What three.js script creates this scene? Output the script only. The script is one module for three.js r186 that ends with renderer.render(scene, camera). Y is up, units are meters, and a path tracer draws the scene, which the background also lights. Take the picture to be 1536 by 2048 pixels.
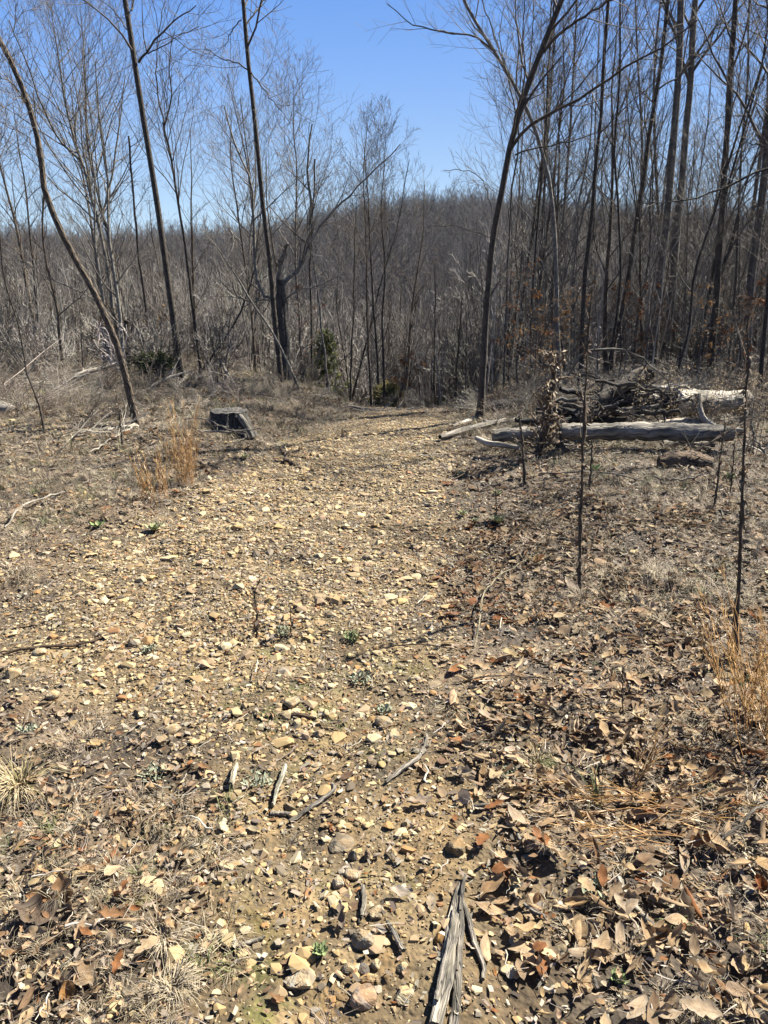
import * as THREE from 'three';
import { ConvexGeometry } from 'three/addons/geometries/ConvexGeometry.js';
import { mergeGeometries } from 'three/addons/utils/BufferGeometryUtils.js';

// ---------------------------------------------------------------- camera, sky, sun, exposure
const V3 = THREE.Vector3, RAD = Math.PI / 180;
const scene = new THREE.Scene();
const FOV = 67, PITCH = 18 * RAD, EYE = new V3(0, 1.6, 0);
const camera = new THREE.PerspectiveCamera(FOV, 0.75, 0.05, 3000);
camera.position.copy(EYE);
camera.rotation.set(-PITCH, 0, 0);
scene.add(camera);
const EXPOSURE = 4.1;
const SUN_AZ = 57 * RAD, SUN_EL = 46 * RAD;          // azimuth to the right of the view direction (-z)
const sunDir = new V3(Math.sin(SUN_AZ) * Math.cos(SUN_EL), Math.sin(SUN_EL), -Math.cos(SUN_AZ) * Math.cos(SUN_EL));
{
  const W = 512, H = 256, data = new Float32Array(W * H * 4);
  const zen = [0.06, 0.115, 0.26], mid = [0.125, 0.345, 0.92], hor = [0.58, 0.81, 0.99];
  for (let r = 0; r < H; r++) {
    const el = ((r + 0.5) / H - 0.5) * Math.PI, y = Math.sin(el);
    for (let c = 0; c < W; c++) {
      const az = ((c + 0.5) / W - 0.5) * 2 * Math.PI, x = Math.cos(az) * Math.cos(el), z = Math.sin(az) * Math.cos(el);
      const cs = Math.max(0, x * sunDir.x + y * sunDir.y + z * sunDir.z);
      const a = Math.exp(-Math.pow(Math.max(0, y) / 0.165, 1.5)), b = Math.min(1, Math.max(0, (y - 0.2) / 0.75));
      const glow = 0.05 * Math.pow(cs, 3) + 0.25 * Math.pow(cs, 40);
      for (let k = 0; k < 3; k++) {
        let v = mid[k] * (1 - b) + zen[k] * b;
        v = v * (1 - a) + hor[k] * a;
        data[(r * W + c) * 4 + k] = y > 0 ? (v + glow) / EXPOSURE * 1.0 : [0.13, 0.11, 0.09][k];
      }
      data[(r * W + c) * 4 + 3] = 1;
    }
  }
  const t = new THREE.DataTexture(data, W, H, THREE.RGBAFormat, THREE.FloatType);
  t.mapping = THREE.EquirectangularReflectionMapping; t.magFilter = t.minFilter = THREE.LinearFilter; t.needsUpdate = true;
  scene.background = t; scene.environment = t;
}
const sun = new THREE.DirectionalLight(new THREE.Color(1, 0.96, 0.84), 5);
sun.name = 'sun';
sun.position.copy(sunDir).multiplyScalar(60); sun.castShadow = true;
sun.shadow.mapSize.set(4096, 4096);
Object.assign(sun.shadow.camera, { left: -30, right: 30, top: 30, bottom: -30, near: 1, far: 160 });
scene.add(sun, sun.target);
const renderer = new THREE.WebGLRenderer({ antialias: true });
renderer.setSize(768, 1024);
renderer.toneMapping = THREE.LinearToneMapping;
renderer.toneMappingExposure = EXPOSURE;
renderer.shadowMap.enabled = true;
scene.fog = new THREE.FogExp2(new THREE.Color(0.72, 0.8, 0.95), 0.0001);

// ---------------------------------------------------------------- helpers
function RNG(a) { a |= 0; return () => { a = (a + 0x6d2b79f5) | 0; let t = Math.imul(a ^ (a >>> 15), 1 | a); t = (t + Math.imul(t ^ (t >>> 7), 61 | t)) ^ t; return ((t ^ (t >>> 14)) >>> 0) / 4294967296; }; }
const lerp = (a, b, t) => a + (b - a) * t, clamp = (x, a = 0, b = 1) => Math.min(b, Math.max(a, x));
const sstep = (a, b, x) => { const t = clamp((x - a) / (b - a)); return t * t * (3 - 2 * t); };
function table(rows, x) { for (let i = 1; i < rows.length; i++) if (x < rows[i][0]) return lerp(rows[i - 1][1], rows[i][1], clamp((x - rows[i - 1][0]) / (rows[i][0] - rows[i - 1][0]))); return rows[rows.length - 1][1]; }
function h2(i, j) { let n = Math.imul(i, 374761393) + Math.imul(j, 668265263) | 0; n = Math.imul(n ^ (n >>> 13), 1274126177); return ((n ^ (n >>> 16)) >>> 0) / 4294967296; }
function vnoise(x, y, per = 0) {
  let i = Math.floor(x), j = Math.floor(y); const fx = x - i, fy = y - j, u = fx * fx * (3 - 2 * fx), v = fy * fy * (3 - 2 * fy);
  let i1 = i + 1, j1 = j + 1;
  if (per) { i = ((i % per) + per) % per; j = ((j % per) + per) % per; i1 %= per; j1 %= per; if (i1 < 0) i1 += per; if (j1 < 0) j1 += per; i1 = (i + 1) % per; j1 = (j + 1) % per; }
  return lerp(lerp(h2(i, j), h2(i1, j), u), lerp(h2(i, j1), h2(i1, j1), u), v) * 2 - 1;
}
function fbm(x, y, o = 4) { let s = 0, a = 0.5, f = 1; for (let k = 0; k < o; k++) { s += a * vnoise(x * f + k * 17.3, y * f - k * 9.1); a *= 0.5; f *= 2.03; } return s; }
const used = {};
function numbered(n) { const k = (used[n] = (used[n] ?? -1) + 1); return k ? n + '_' + String(k).padStart(3, '0') : n; }
function tag(o, label, category, group, kind) { const u = o.userData; if (label) u.label = label; if (category) u.category = category; if (group) u.group = group; if (kind) u.kind = kind; return o; }
function thing(name, label, category, pos, group) { const g = new THREE.Group(); g.name = numbered(name); if (pos) g.position.copy(pos); scene.add(g); return tag(g, label, category, group); }
function part(name, geo, mat, parent, local) {
  if (local) geo.translate(-local.x, -local.y, -local.z);
  const m = new THREE.Mesh(geo, mat); m.name = name; m.castShadow = m.receiveShadow = true; parent.add(m); return m;
}
// pixel of the 1536 x 2048 photograph -> viewing ray; points on upright planes and on the ground
const FPX = 1024 / Math.tan(FOV / 2 * RAD), cp = Math.cos(PITCH), sp = Math.sin(PITCH);
function ray(px, py) { const a = (px - 768) / FPX, b = (1024 - py) / FPX; return new V3(a, -sp + b * cp, -cp - b * sp); }
function at(px, py, D) { const r = ray(px, py); return EYE.clone().addScaledVector(r, D / -r.z); }
function axisDepth(p) { return -(p.y - EYE.y) * sp - p.z * cp; }
function onGround(px, py) {
  const r = ray(px, py); let t0 = 0.5, t = 0.5;
  for (; t < 400; t += 0.02 + t * 0.004) { const y = EYE.y + r.y * t; if (y < groundY(r.x * t, r.z * t)) break; t0 = t; }
  for (let k = 0; k < 14; k++) { const m = (t0 + t) / 2; if (EYE.y + r.y * m < groundY(r.x * m, r.z * m)) t = m; else t0 = m; }
  return EYE.clone().addScaledVector(r, t);
}

// ---------------------------------------------------------------- terrain shape
const trackL = [[1.2, -0.45], [2.0, -0.4], [2.4, -0.75], [3, -1.9], [4.5, -1.85], [6, -1.55], [8, -1.15], [10.5, -0.45], [12, -0.2]];
const trackR = [[1.2, 0.22], [2.0, 0.22], [3, 0.22], [4.5, 0.42], [6, 0.6], [8, 0.75], [10.5, 0.85], [12, 0.9]];
function track(x, d) {                       // 1 on the gravel of the track, 0 off it
  const n = 0.22 * fbm(x * 1.3 + 4, d * 1.3, 3), w = 0.28;
  return sstep(-w, w, x - table(trackL, d) + n * 1.4) * sstep(-w, w, table(trackR, d) - x + n) * (1 - sstep(11.5, 13.5, d));
}
function groundY(x, z) {
  const d = -z;
  let y = d < 10 ? -0.02 * d - 0.0018 * d * d : -0.38 - 0.056 * (Math.min(d, 40) - 10);
  if (d < 0) y = 0;
  const start = lerp(11, 17, sstep(-0.6, -4, x)) + 11 * sstep(1.2, 5, x);
  const s = Math.max(0, d - start);
  y -= 13 * (1 - Math.exp(-s * s / (s + 4) / 38));
  if (d > 100) {
    const a = x / d;
    const R = 18.3 + 3.5 * fbm(a * 6 + 3, 1, 2) + 3.2 * sstep(-0.2, 0.05, a) + 2.4 * Math.exp(-Math.pow((a - 0.07) / 0.09, 2)) - 6 * sstep(0.02, -0.24, a);
    y += sstep(118, 300, d) * R - sstep(310, 700, d) * 20;
  }
  // bank on the left of the track, where the stump stands
  y += 0.24 * sstep(0.05, 0.95, table(trackL, d) - x) * sstep(5.2, 8.0, d) * (1 - sstep(17, 24, d));
  y += 0.10 * sstep(0.1, 1.4, x - table(trackR, d)) * sstep(2, 6, d) * (1 - sstep(20, 30, d));
  const far = Math.min(1, 6 / Math.max(6, d));
  y += 0.10 * fbm(x * 0.42 + 11, z * 0.42, 2) * sstep(2, 7, d) + (d > 30 ? 0.9 * fbm(x * 0.05, z * 0.05, 3) * sstep(30, 90, d) : 0);
  y += (0.030 * vnoise(x * 2.6, z * 2.6) + 0.016 * vnoise(x * 7 + 5, z * 7) + 0.007 * vnoise(x * 19, z * 19)) * far;
  return y;
}

// ---------------------------------------------------------------- textures and materials
function tex(W, H, f, srgb = false) {
  const d = new Uint8Array(W * H * 4);
  for (let j = 0; j < H; j++) for (let i = 0; i < W; i++) { const c = f(i / W, j / H); const o = (j * W + i) * 4; for (let k = 0; k < 3; k++) d[o + k] = clamp(Array.isArray(c) ? c[k] : c) * 255; d[o + 3] = 255; }
  const t = new THREE.DataTexture(d, W, H); t.wrapS = t.wrapT = THREE.RepeatWrapping; t.magFilter = THREE.LinearFilter; t.minFilter = THREE.LinearMipmapLinearFilter; t.generateMipmaps = true;
  if (srgb) t.colorSpace = THREE.SRGBColorSpace; t.needsUpdate = true; return t;
}
const pf = (u, v, p, o = 4) => { let s = 0, a = 0.5, q = p; for (let k = 0; k < o; k++) { s += a * vnoise(u * q + 0.001, v * q + 0.001, q); a *= 0.5; q *= 2; } return s; };
const pf2 = (u, v, pu, pv, o = 3) => { let s = 0, a = 0.5; for (let k = 0; k < o; k++) { const f = 1 << k, x = u * pu * f, y = v * pv * f; const P = 4096; // anisotropic periodic noise
  const i = Math.floor(x), j = Math.floor(y), fx = x - i, fy = y - j, A = pu * f, B = pv * f, U = fx * fx * (3 - 2 * fx), V = fy * fy * (3 - 2 * fy), I = (i + 1) % A, J = (j + 1) % B;
  s += a * (lerp(lerp(h2(i % A, j % B + k * 77), h2(I, j % B + k * 77), U), lerp(h2(i % A, J + k * 77), h2(I, J + k * 77), U), V) * 2 - 1); a *= 0.55; } return s; };
const barkH = (u, v) => { const w = u + 0.02 * pf2(u, v, 4, 5, 2); const r = 1 - Math.abs(pf2(((w % 1) + 1) % 1, v, 9, 6, 3)) * 1.9; return clamp(0.15 + 0.8 * (1 - Math.pow(clamp(r), 4)) + 0.2 * pf2(u, v, 32, 24, 2)); };
const barkBump = tex(256, 256, (u, v) => barkH(u, v));
const barkMap = tex(256, 256, (u, v) => { const b = 0.32 + 0.74 * barkH(u, v) + 0.22 * pf2(u, v, 5, 4, 3), g = pf2(u, v, 6, 9, 3); return [b, b * (1 - 0.03 * g), b * (1 - 0.07 * g)]; }, true);
const grainH = (u, v) => clamp(0.55 + 0.55 * pf2(u, v, 26, 3, 3) - 0.7 * Math.pow(clamp(1 - Math.abs(pf2(u, v, 9, 2, 2)) * 3), 6));
const grainBump = tex(256, 256, grainH);
const grainMap = tex(256, 256, (u, v) => { const b = 0.44 + 0.54 * grainH(u, v) + 0.34 * pf2(u, v, 4, 3, 3); return [b, b * 0.985, b * (0.97 + 0.05 * pf2(u, v, 5, 4, 2))]; }, true);
const soilMap = tex(512, 512, (u, v) => { const b = 0.8 + 0.35 * pf(u, v, 6, 6) + 0.25 * pf(u, v, 90, 3), g = pf(v, u, 9, 4); return [b, b * (0.97 - 0.05 * g), b * (0.93 - 0.13 * g)]; }, true);
const soilBump = tex(512, 512, (u, v) => 0.5 + 0.5 * pf(u, v, 24, 5) + 0.3 * pf(u, v, 120, 2));
const rockMap = tex(256, 256, (u, v) => { const b = 0.86 + 0.3 * pf(u, v, 5, 5) + 0.12 * pf(u, v, 60, 2), g = pf(v, u, 4, 4); return [b, b * (0.97 - 0.12 * g), b * (0.94 - 0.3 * g)]; }, true);
const rockBump = tex(256, 256, (u, v) => 0.5 + 0.5 * pf(u, v, 10, 6));
const leafMap = tex(128, 256, (u, v) => {     // u across with midrib at 0.5, v along
  const s = Math.abs(u - 0.5) * 2, vein = Math.pow(clamp(Math.cos((v * 9 - s * 1.7) * Math.PI * 2) * 0.5 + 0.5), 9), mid = Math.exp(-s * s * 900);
  const b = 0.93 + 0.22 * pf(u, v, 5, 4) - 0.09 * vein * (1 - s * 0.6) - 0.16 * mid + 0.05 * Math.cos((v * 9 - s * 1.7) * Math.PI * 2), e = pf(v, u, 3, 3);
  return [b, b * (0.96 - 0.05 * e), b * (0.92 - 0.12 * e)];
}, true);
const K = 0.55, kc = (c) => (c[0] === 1 ? c : c.map((v) => v * K));
const std = (c, o = {}) => new THREE.MeshStandardMaterial({ color: new THREE.Color().setRGB(...kc(c)), roughness: 0.92, ...o });
const bark = (c, b = 0.012) => std(c, { map: barkMap, bumpMap: barkBump, bumpScale: b });
const wood = (c, b = 0.010) => std(c.map((v) => Math.min(0.98, v * 1.6)), { map: grainMap, bumpMap: grainBump, bumpScale: b, roughness: 0.85 });
const M = {
  dark: bark([0.115, 0.088, 0.066]), brown: bark([0.20, 0.145, 0.098]), grey: bark([0.23, 0.20, 0.17]), pale: bark([0.36, 0.325, 0.275], 0.006), black: bark([0.075, 0.064, 0.056], 0.02),
  tDark: std([0.11, 0.083, 0.065], { roughness: 0.82 }), tBrown: std([0.14, 0.10, 0.073], { roughness: 0.82 }), tGrey: std([0.15, 0.12, 0.096], { roughness: 0.82 }), tBleach: std([0.50, 0.44, 0.36], { roughness: 0.6 }), tPale: std([0.21, 0.175, 0.14], { roughness: 0.82 }),
  bleach: wood([0.56, 0.50, 0.41]), weather: wood([0.42, 0.375, 0.31]), oldGrey: wood([0.30, 0.265, 0.22]), char: wood([0.05, 0.044, 0.04]), rot: bark([0.17, 0.105, 0.06], 0.02), cut: wood([0.30, 0.235, 0.16]),
};
const M_far = std([1, 1, 1], { roughness: 0.8 }), M_twig = std([1, 1, 1], { roughness: 0.55 });
const twigOf = new Map([[M.dark, M.tDark], [M.brown, M.tBrown], [M.grey, M.tGrey], [M.pale, M.tPale], [M.black, M.tDark]]);

// ---------------------------------------------------------------- tubes and branches
class Buf {
  constructor() { this.p = []; this.n = []; this.u = []; this.i = []; }
  tube(P, R, S, o = {}) {
    const n = P.length, seam = S > 4, W = seam ? S + 1 : S, base = this.p.length / 3, T = new V3(), N = new V3(), B = new V3(), q = new V3();
    const uRep = Math.max(1, Math.round(2 * Math.PI * R[0] / 0.28)); let v = (o.v0 ?? (P[0].x * 3.7 + P[0].y)) % 1;
    for (let i = 0; i < n; i++) {
      T.subVectors(P[Math.min(n - 1, i + 1)], P[Math.max(0, i - 1)]).normalize();
      if (i === 0) { N.set(Math.abs(T.y) > 0.8 ? 1 : 0, Math.abs(T.y) > 0.8 ? 0 : 1, 0.13); }
      N.addScaledVector(T, -N.dot(T)).normalize(); B.crossVectors(T, N);
      if (i) v += P[i].distanceTo(P[i - 1]) / (o.vs ?? 0.5);
      for (let k = 0; k < W; k++) {
        const a = k / S * Math.PI * 2, kk = k % S; let r = R[i];
        if (o.rough) r *= 1 + o.rough * vnoise(kk * 1.7 + (o.seed ?? 0), i * 0.9 + (o.seed ?? 0) * 3.1) + (o.flute ? o.flute * Math.cos(a * 3 + i * 0.15 + (o.seed ?? 0)) : 0);
        const ca = Math.cos(a), sa = Math.sin(a) * (o.flat ?? 1);
        q.set(N.x * ca + B.x * sa, N.y * ca + B.y * sa, N.z * ca + B.z * sa);
        this.p.push(P[i].x + q.x * r, P[i].y + q.y * r, P[i].z + q.z * r);
        q.normalize(); this.n.push(q.x, q.y, q.z); this.u.push(k / S * uRep, v);
      }
    }
    for (let i = 0; i < n - 1; i++) for (let k = 0; k < S; k++) {
      const a = base + i * W + k, b = base + i * W + (seam ? k + 1 : (k + 1) % S), c = a + W, d = b + W; this.i.push(a, b, d, a, d, c);
    }
    if (o.cap) this.cap(P, n - 1, base + (n - 1) * W, W, S, 1);
    if (o.cap0) this.cap(P, 0, base, W, S, -1);
  }
  cap(P, at, ring, W, S, sg) {
    const T = new V3().subVectors(P[at], P[at ? at - 1 : 1]).normalize(), b = this.p.length / 3, c = P[at];
    for (let k = 0; k < S; k++) { const o = (ring + k) * 3; const x = this.p[o], y = this.p[o + 1], z = this.p[o + 2]; this.p.push(x, y, z); this.n.push(T.x, T.y, T.z); this.u.push((x - c.x + z - c.z) * 3, (y - c.y) * 3); }
    this.p.push(c.x, c.y, c.z); this.n.push(T.x, T.y, T.z); this.u.push(0, 0);
    for (let k = 0; k < S; k++) at ? this.i.push(b + k, b + (k + 1) % S, b + S) : this.i.push(b + (k + 1) % S, b + k, b + S);
  }
  quad(a, b, c, d) { const s = this.p.length / 3, nn = new V3().subVectors(c, a).cross(new V3().subVectors(d, b)).normalize(); for (const v of [a, b, c, d]) { this.p.push(v.x, v.y, v.z); this.n.push(nn.x, nn.y, nn.z); } this.u.push(0, 0, 1, 0, 1, 1, 0, 1); this.i.push(s, s + 1, s + 2, s, s + 2, s + 3); }
  geo() {
    const g = new THREE.BufferGeometry();
    g.setAttribute('position', new THREE.BufferAttribute(new Float32Array(this.p), 3)); g.setAttribute('normal', new THREE.BufferAttribute(new Float32Array(this.n), 3));
    g.setAttribute('uv', new THREE.BufferAttribute(new Float32Array(this.u), 2)); g.setIndex(this.i); return g;
  }
  get empty() { return !this.i.length; }
}
const rv = (r) => new V3(r() * 2 - 1, r() * 2 - 1, r() * 2 - 1);
function along(P, t) { const f = clamp(t, 0, 0.999) * (P.length - 1), i = Math.floor(f); return [P[i].clone().lerp(P[i + 1], f - i), new V3().subVectors(P[i + 1], P[i]).normalize(), i, f - i]; }
function turned(dir, ang, az) { const a = Math.abs(dir.y) > 0.9 ? new V3(1, 0, 0) : new V3(0, 1, 0), x = new V3().crossVectors(dir, a).normalize(), y = new V3().crossVectors(dir, x); return dir.clone().multiplyScalar(Math.cos(ang)).addScaledVector(x, Math.sin(ang) * Math.cos(az)).addScaledVector(y, Math.sin(ang) * Math.sin(az)).normalize(); }
// one branch with its children; kids[level] of them on each
function branch(B, r, p, dir, len, rad, lvl, o) {
  const n = o.segs?.[lvl] ?? [2, 4, 6, 8][lvl], P = [p.clone()], R = [rad], d = dir.clone(), min = o.min ?? 0.0016;
  for (let i = 1; i <= n; i++) { d.addScaledVector(rv(r), o.wob ?? 0.16).addScaledVector(UPV, (o.up ?? 0.06)).normalize(); P.push(P[i - 1].clone().addScaledVector(d, len / n)); R.push(Math.max(min, rad * (1 - 0.82 * i / n))); }
  B.tube(P, R, rad > 0.03 ? 7 : rad > 0.010 ? 5 : 3);
  if (lvl > 0) kids(B, r, P, R, len, lvl, o, 0.18);
  return P;
}
function kids(B, r, P, R, len, lvl, o, t0, boost = 1) {
  const c = o.kids?.[lvl] ?? [0, 5, 6, 8][lvl], nk = Math.round(c * boost * (0.75 + 0.5 * r())); let az = r() * 6.28;
  for (let k = 0; k < nk; k++) {
    const t = t0 + (0.98 - t0) * (k + r() * 0.9) / nk, [q, dd, i, f] = along(P, t); az += 2.4 + (r() - 0.5);
    const cr = Math.max(o.min ?? 0.0016, lerp(R[i], R[i + 1], f) * (0.45 + 0.2 * r()));
    branch(B, r, q, turned(dd, (o.ang ?? 0.7) * (0.75 + 0.5 * r()), az), len * (o.ratio ?? 0.5) * (1.05 - 0.6 * t) * (0.6 + 0.8 * r()), cr, lvl - 1, o);
  }
}
const UPV = new V3(0, 1, 0);
function smooth(P, n) { return new THREE.CatmullRomCurve3(P, false, 'centripetal').getSpacedPoints(n); }

// a tree along a line of points; o: bark, first limb share c0, number nl, length L, extra height ext
function buildTree(o) {
  const r = RNG(o.seed), mat = o.bark ?? M.dark, P0 = o.pts.map((p) => p.clone());
  if (o.ext) { const a = P0[P0.length - 1], d = new V3().subVectors(a, P0[P0.length - 2]).normalize(); d.y += 0.25; d.normalize(); for (let k = 1; k <= 3; k++) P0.push(a.clone().addScaledVector(d, o.ext * k / 3).add(rv(r).multiplyScalar(0.05 * o.ext / 3))); }
  const segs = o.segs ?? 26, P = smooth(P0, segs), L = P.length;
  P.forEach((p, i) => { if (i > 0) { p.x += 0.014 * vnoise(i * 0.6, o.seed) * (o.wiggle ?? 1); p.z += 0.05 * fbm(i * 0.2, o.seed + 5, 2) * (o.wiggle ?? 1); } });
  const R = P.map((p, i) => { const t = i / (L - 1), e = o.tEnd ?? 1; return Math.max(0.004, lerp(o.r0, o.r1, Math.min(1, t / e)) * (t > e ? lerp(1, 0.25, (t - e) / (1 - e + 1e-6)) : 1) * (1 + 0.55 * Math.exp(-i * 1.6) * (o.flare ?? 1)) * (1 + 0.05 * vnoise(i * 1.1, o.seed * 1.3))); });
  const T = new Buf(), C = new Buf();
  T.tube(P, R, o.r0 > 0.05 ? 10 : o.r0 > 0.02 ? 7 : 5, { rough: 0.07, seed: o.seed, cap: o.broken });
  const nl = o.nl ?? 14; let az = r() * 6.28;
  for (let k = 0; k < nl; k++) {
    const t = lerp(o.c0 ?? 0.4, 0.985, (k + r()) / nl), [q, dd, i, f] = along(P, t); az += 2.4 + (r() - 0.5) * 0.9;
    const rr = lerp(R[i], R[i + 1], f) * (0.36 + 0.22 * r());
    branch(C, r, q, turned(dd, (o.ang0 ?? 0.75) * (0.75 + 0.5 * r()), az), (o.L ?? 2) * (1.1 - 0.65 * (t - (o.c0 ?? 0.4)) / (1 - (o.c0 ?? 0.4))) * (0.55 + 0.6 * r()), Math.max(0.004, rr), o.lvl ?? 2, o.b ?? BR);
  }
  return { trunk: T, crown: C, P, R, mat };
}
const BR = { wob: 0.22, up: 0.09, kids: [0, 6, 8], ang: 0.72, ratio: 0.5, min: 0.0019 };
let seedN = 100;
// a tree set by the pixels of its trunk, standing on an upright plane D metres ahead (or where its foot meets the ground)
function pixelTree(name, label, cat, D, px, w0, w1, o = {}, group) {
  const foot = o.D0 ? at(px[0][0], px[0][1], D) : onGround(px[0][0], px[0][1]); D = D ?? -foot.z;
  let pts = px.map(([x, y, dz]) => at(x, y, D + (dz ?? 0)));
  const gy = groundY(pts[0].x, pts[0].z); if (!o.air) { if (pts[0].y - gy > 0.05) pts.unshift(new V3(pts[0].x + (pts[0].x - pts[1].x) * 0.05, gy - 0.1, pts[0].z)); else pts[0].y = Math.min(pts[0].y, gy - 0.04); }
  const t = buildTree({ seed: o.seed ?? seedN++, pts, r0: 0.56 * w0 / 2 * axisDepth(pts[0]) / FPX, r1: 0.66 * w1 / 2 * axisDepth(pts[pts.length - 1]) / FPX, tEnd: o.ext ? 1 - o.ext / (o.ext + 8) : o.broken ? 1 : 0.82, ...o });
  const origin = new V3(pts[0].x, groundY(pts[0].x, pts[0].z), pts[0].z), g = thing(name, label, cat, origin, group);
  const mt = t.mat, tw = twigOf.get(mt) ?? mt;
  part('trunk', t.trunk.geo(), mt, g, origin);
  const r = RNG(seedN * 7);
  for (const [lp, a, b, dz, kd] of o.limbs ?? []) {
    const LB = new Buf(), Q = smooth(lp.map(([x, y], i) => at(x, y, D + (dz ?? 0) * i / (lp.length - 1))), 12), s = axisDepth(Q[0]) / FPX / 2 * 0.6, RR = Q.map((_, i) => Math.max(0.003, lerp(a, b, i / 12) * s));
    Q.forEach((p, i) => { if (i) p.addScaledVector(rv(r), 0.015); });
    LB.tube(Q, RR, 7, { rough: 0.06, seed: seedN, cap: true }); part('limb', LB.geo(), o.limbMat ?? mt, g, origin);
    if (kd !== 0) kids(t.crown, r, Q, RR, (kd ?? 2.2), 2, { ...BR, kids: [0, 5, 9], ratio: 0.55 }, 0.1);
  }
  if (!t.crown.empty) part('crown', t.crown.geo(), tw, g, origin);
  g.userData.P = undefined; delete g.userData.P;
  return { g, D, origin, ...t };
}

// ---------------------------------------------------------------- the ground, one sheet to the horizon
function axis(list) { const r = []; for (const [a, b, s, g] of list) { let x = a, st = s; while (x < b - 1e-6) { r.push(x); x += st; st *= g ?? 1; } } r.push(list[list.length - 1][1]); return r; }
const ground = (() => {
  const half = axis([[0, 2.6, 0.026, 1], [2.6, 8, 0.05, 1.03], [8, 700, 0.4, 1.07]]), xs = [...half.slice(1).map((x) => -x).reverse(), ...half];
  const zs = axis([[-40, 0.9, 1.6, 1], [0.9, 5.2, 0.026, 1], [5.2, 13.5, 0.045, 1.005], [13.5, 900, 0.12, 1.03]]);
  const nx = xs.length, nz = zs.length, p = new Float32Array(nx * nz * 3), uv = new Float32Array(nx * nz * 2), col = new Float32Array(nx * nz * 3), idx = [];
  const soil = [0.262, 0.188, 0.096], litter = [0.17, 0.125, 0.085], wood = [0.125, 0.095, 0.07], moss = [0.19, 0.20, 0.045], field = [0.20, 0.215, 0.10];
  for (let j = 0; j < nz; j++) for (let i = 0; i < nx; i++) {
    const k = j * nx + i, x = xs[i], d = zs[j], z = -d;
    p[k * 3] = x; p[k * 3 + 1] = groundY(x, z); p[k * 3 + 2] = z; uv[k * 2] = x / 1.1; uv[k * 2 + 1] = z / 1.1;
    const t = d > 0 && d < 14 ? Math.max(track(x, d), sstep(0.75, 0.2, Math.abs(x + 0.12) - (d - 1.2) * 0.15) * sstep(3.2, 2.2, d)) : 0, far = sstep(9, 16, d), m = sstep(-0.05, 0.3, fbm(x * 3 + 20, d * 3, 3)) * sstep(-0.1, 0.2, fbm(x * 14, d * 14, 3)) * 2 * sstep(4, 2.4, d) * sstep(0.7, 0.3, Math.abs(x + 0.3));
    const f = sstep(15, 19, x - (d - 124) * 0.15) * sstep(46, 40, x) * sstep(116, 120, d) * sstep(150, 142, d);
    for (let c = 0; c < 3; c++) { let v = lerp(lerp(litter[c], soil[c], t), wood[c], far); v = lerp(v, moss[c], Math.min(0.75, m * 0.5)); v = lerp(v, field[c], f); col[k * 3 + c] = K * v * (1 + 0.3 * fbm(x * 0.9, d * 0.9, 3) + (d < 14 && d > 0 ? 0.45 * fbm(x * 5, d * 5, 4) : 0)); }
  }
  for (let j = 0; j < nz - 1; j++) for (let i = 0; i < nx - 1; i++) { const a = j * nx + i; idx.push(a, a + 1, a + nx, a + 1, a + nx + 1, a + nx); }
  const g = new THREE.BufferGeometry(); g.setAttribute('position', new THREE.BufferAttribute(p, 3)); g.setAttribute('uv', new THREE.BufferAttribute(uv, 2)); g.setAttribute('color', new THREE.BufferAttribute(col, 3)); g.setIndex(idx); g.computeVertexNormals();
  const m = new THREE.Mesh(g, std([1, 1, 1], { vertexColors: true, map: soilMap, bumpMap: soilBump, bumpScale: 0.012, roughness: 0.96 })); m.name = 'ground'; m.receiveShadow = m.castShadow = true; scene.add(m);
  return tag(m, 'stony and leafy forest ground with the track running down towards the valley', 'ground', null, 'structure');
})();

// ---------------------------------------------------------------- instanced stuff
const m4 = new THREE.Matrix4(), Q = new THREE.Quaternion(), E = new THREE.Euler(), SC = new V3(), colr = new THREE.Color();
function instanced(name, geo, mat, list, parent) {     // list of [x, y, z, rx, ry, rz, sx, sy, sz, colour]
  const im = new THREE.InstancedMesh(geo, mat, list.length); im.name = name; im.castShadow = im.receiveShadow = true;
  list.forEach((a, i) => { im.setMatrixAt(i, m4.compose(new V3(a[0], a[1], a[2]), Q.setFromEuler(E.set(a[3], a[4], a[5], 'YXZ')), SC.set(a[6], a[7], a[8]))); if (a[9]) im.setColorAt(i, colr.setRGB(...a[9])); });
  tag(im, null, null, null, 'stuff'); parent.add(im); return im;
}
function stuff(name, label, cat) { const g = new THREE.Group(); g.name = name; scene.add(g); return tag(g, label, cat, null, 'stuff'); }
const pick = (r, a) => a[Math.floor(r() * a.length)];
const jit = (r, c, v = 0.25) => { const k = K * (1 + (r() * 2 - 1) * v); return c.map((q) => q * k * (1 + (r() - 0.5) * 0.08)); };

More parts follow.
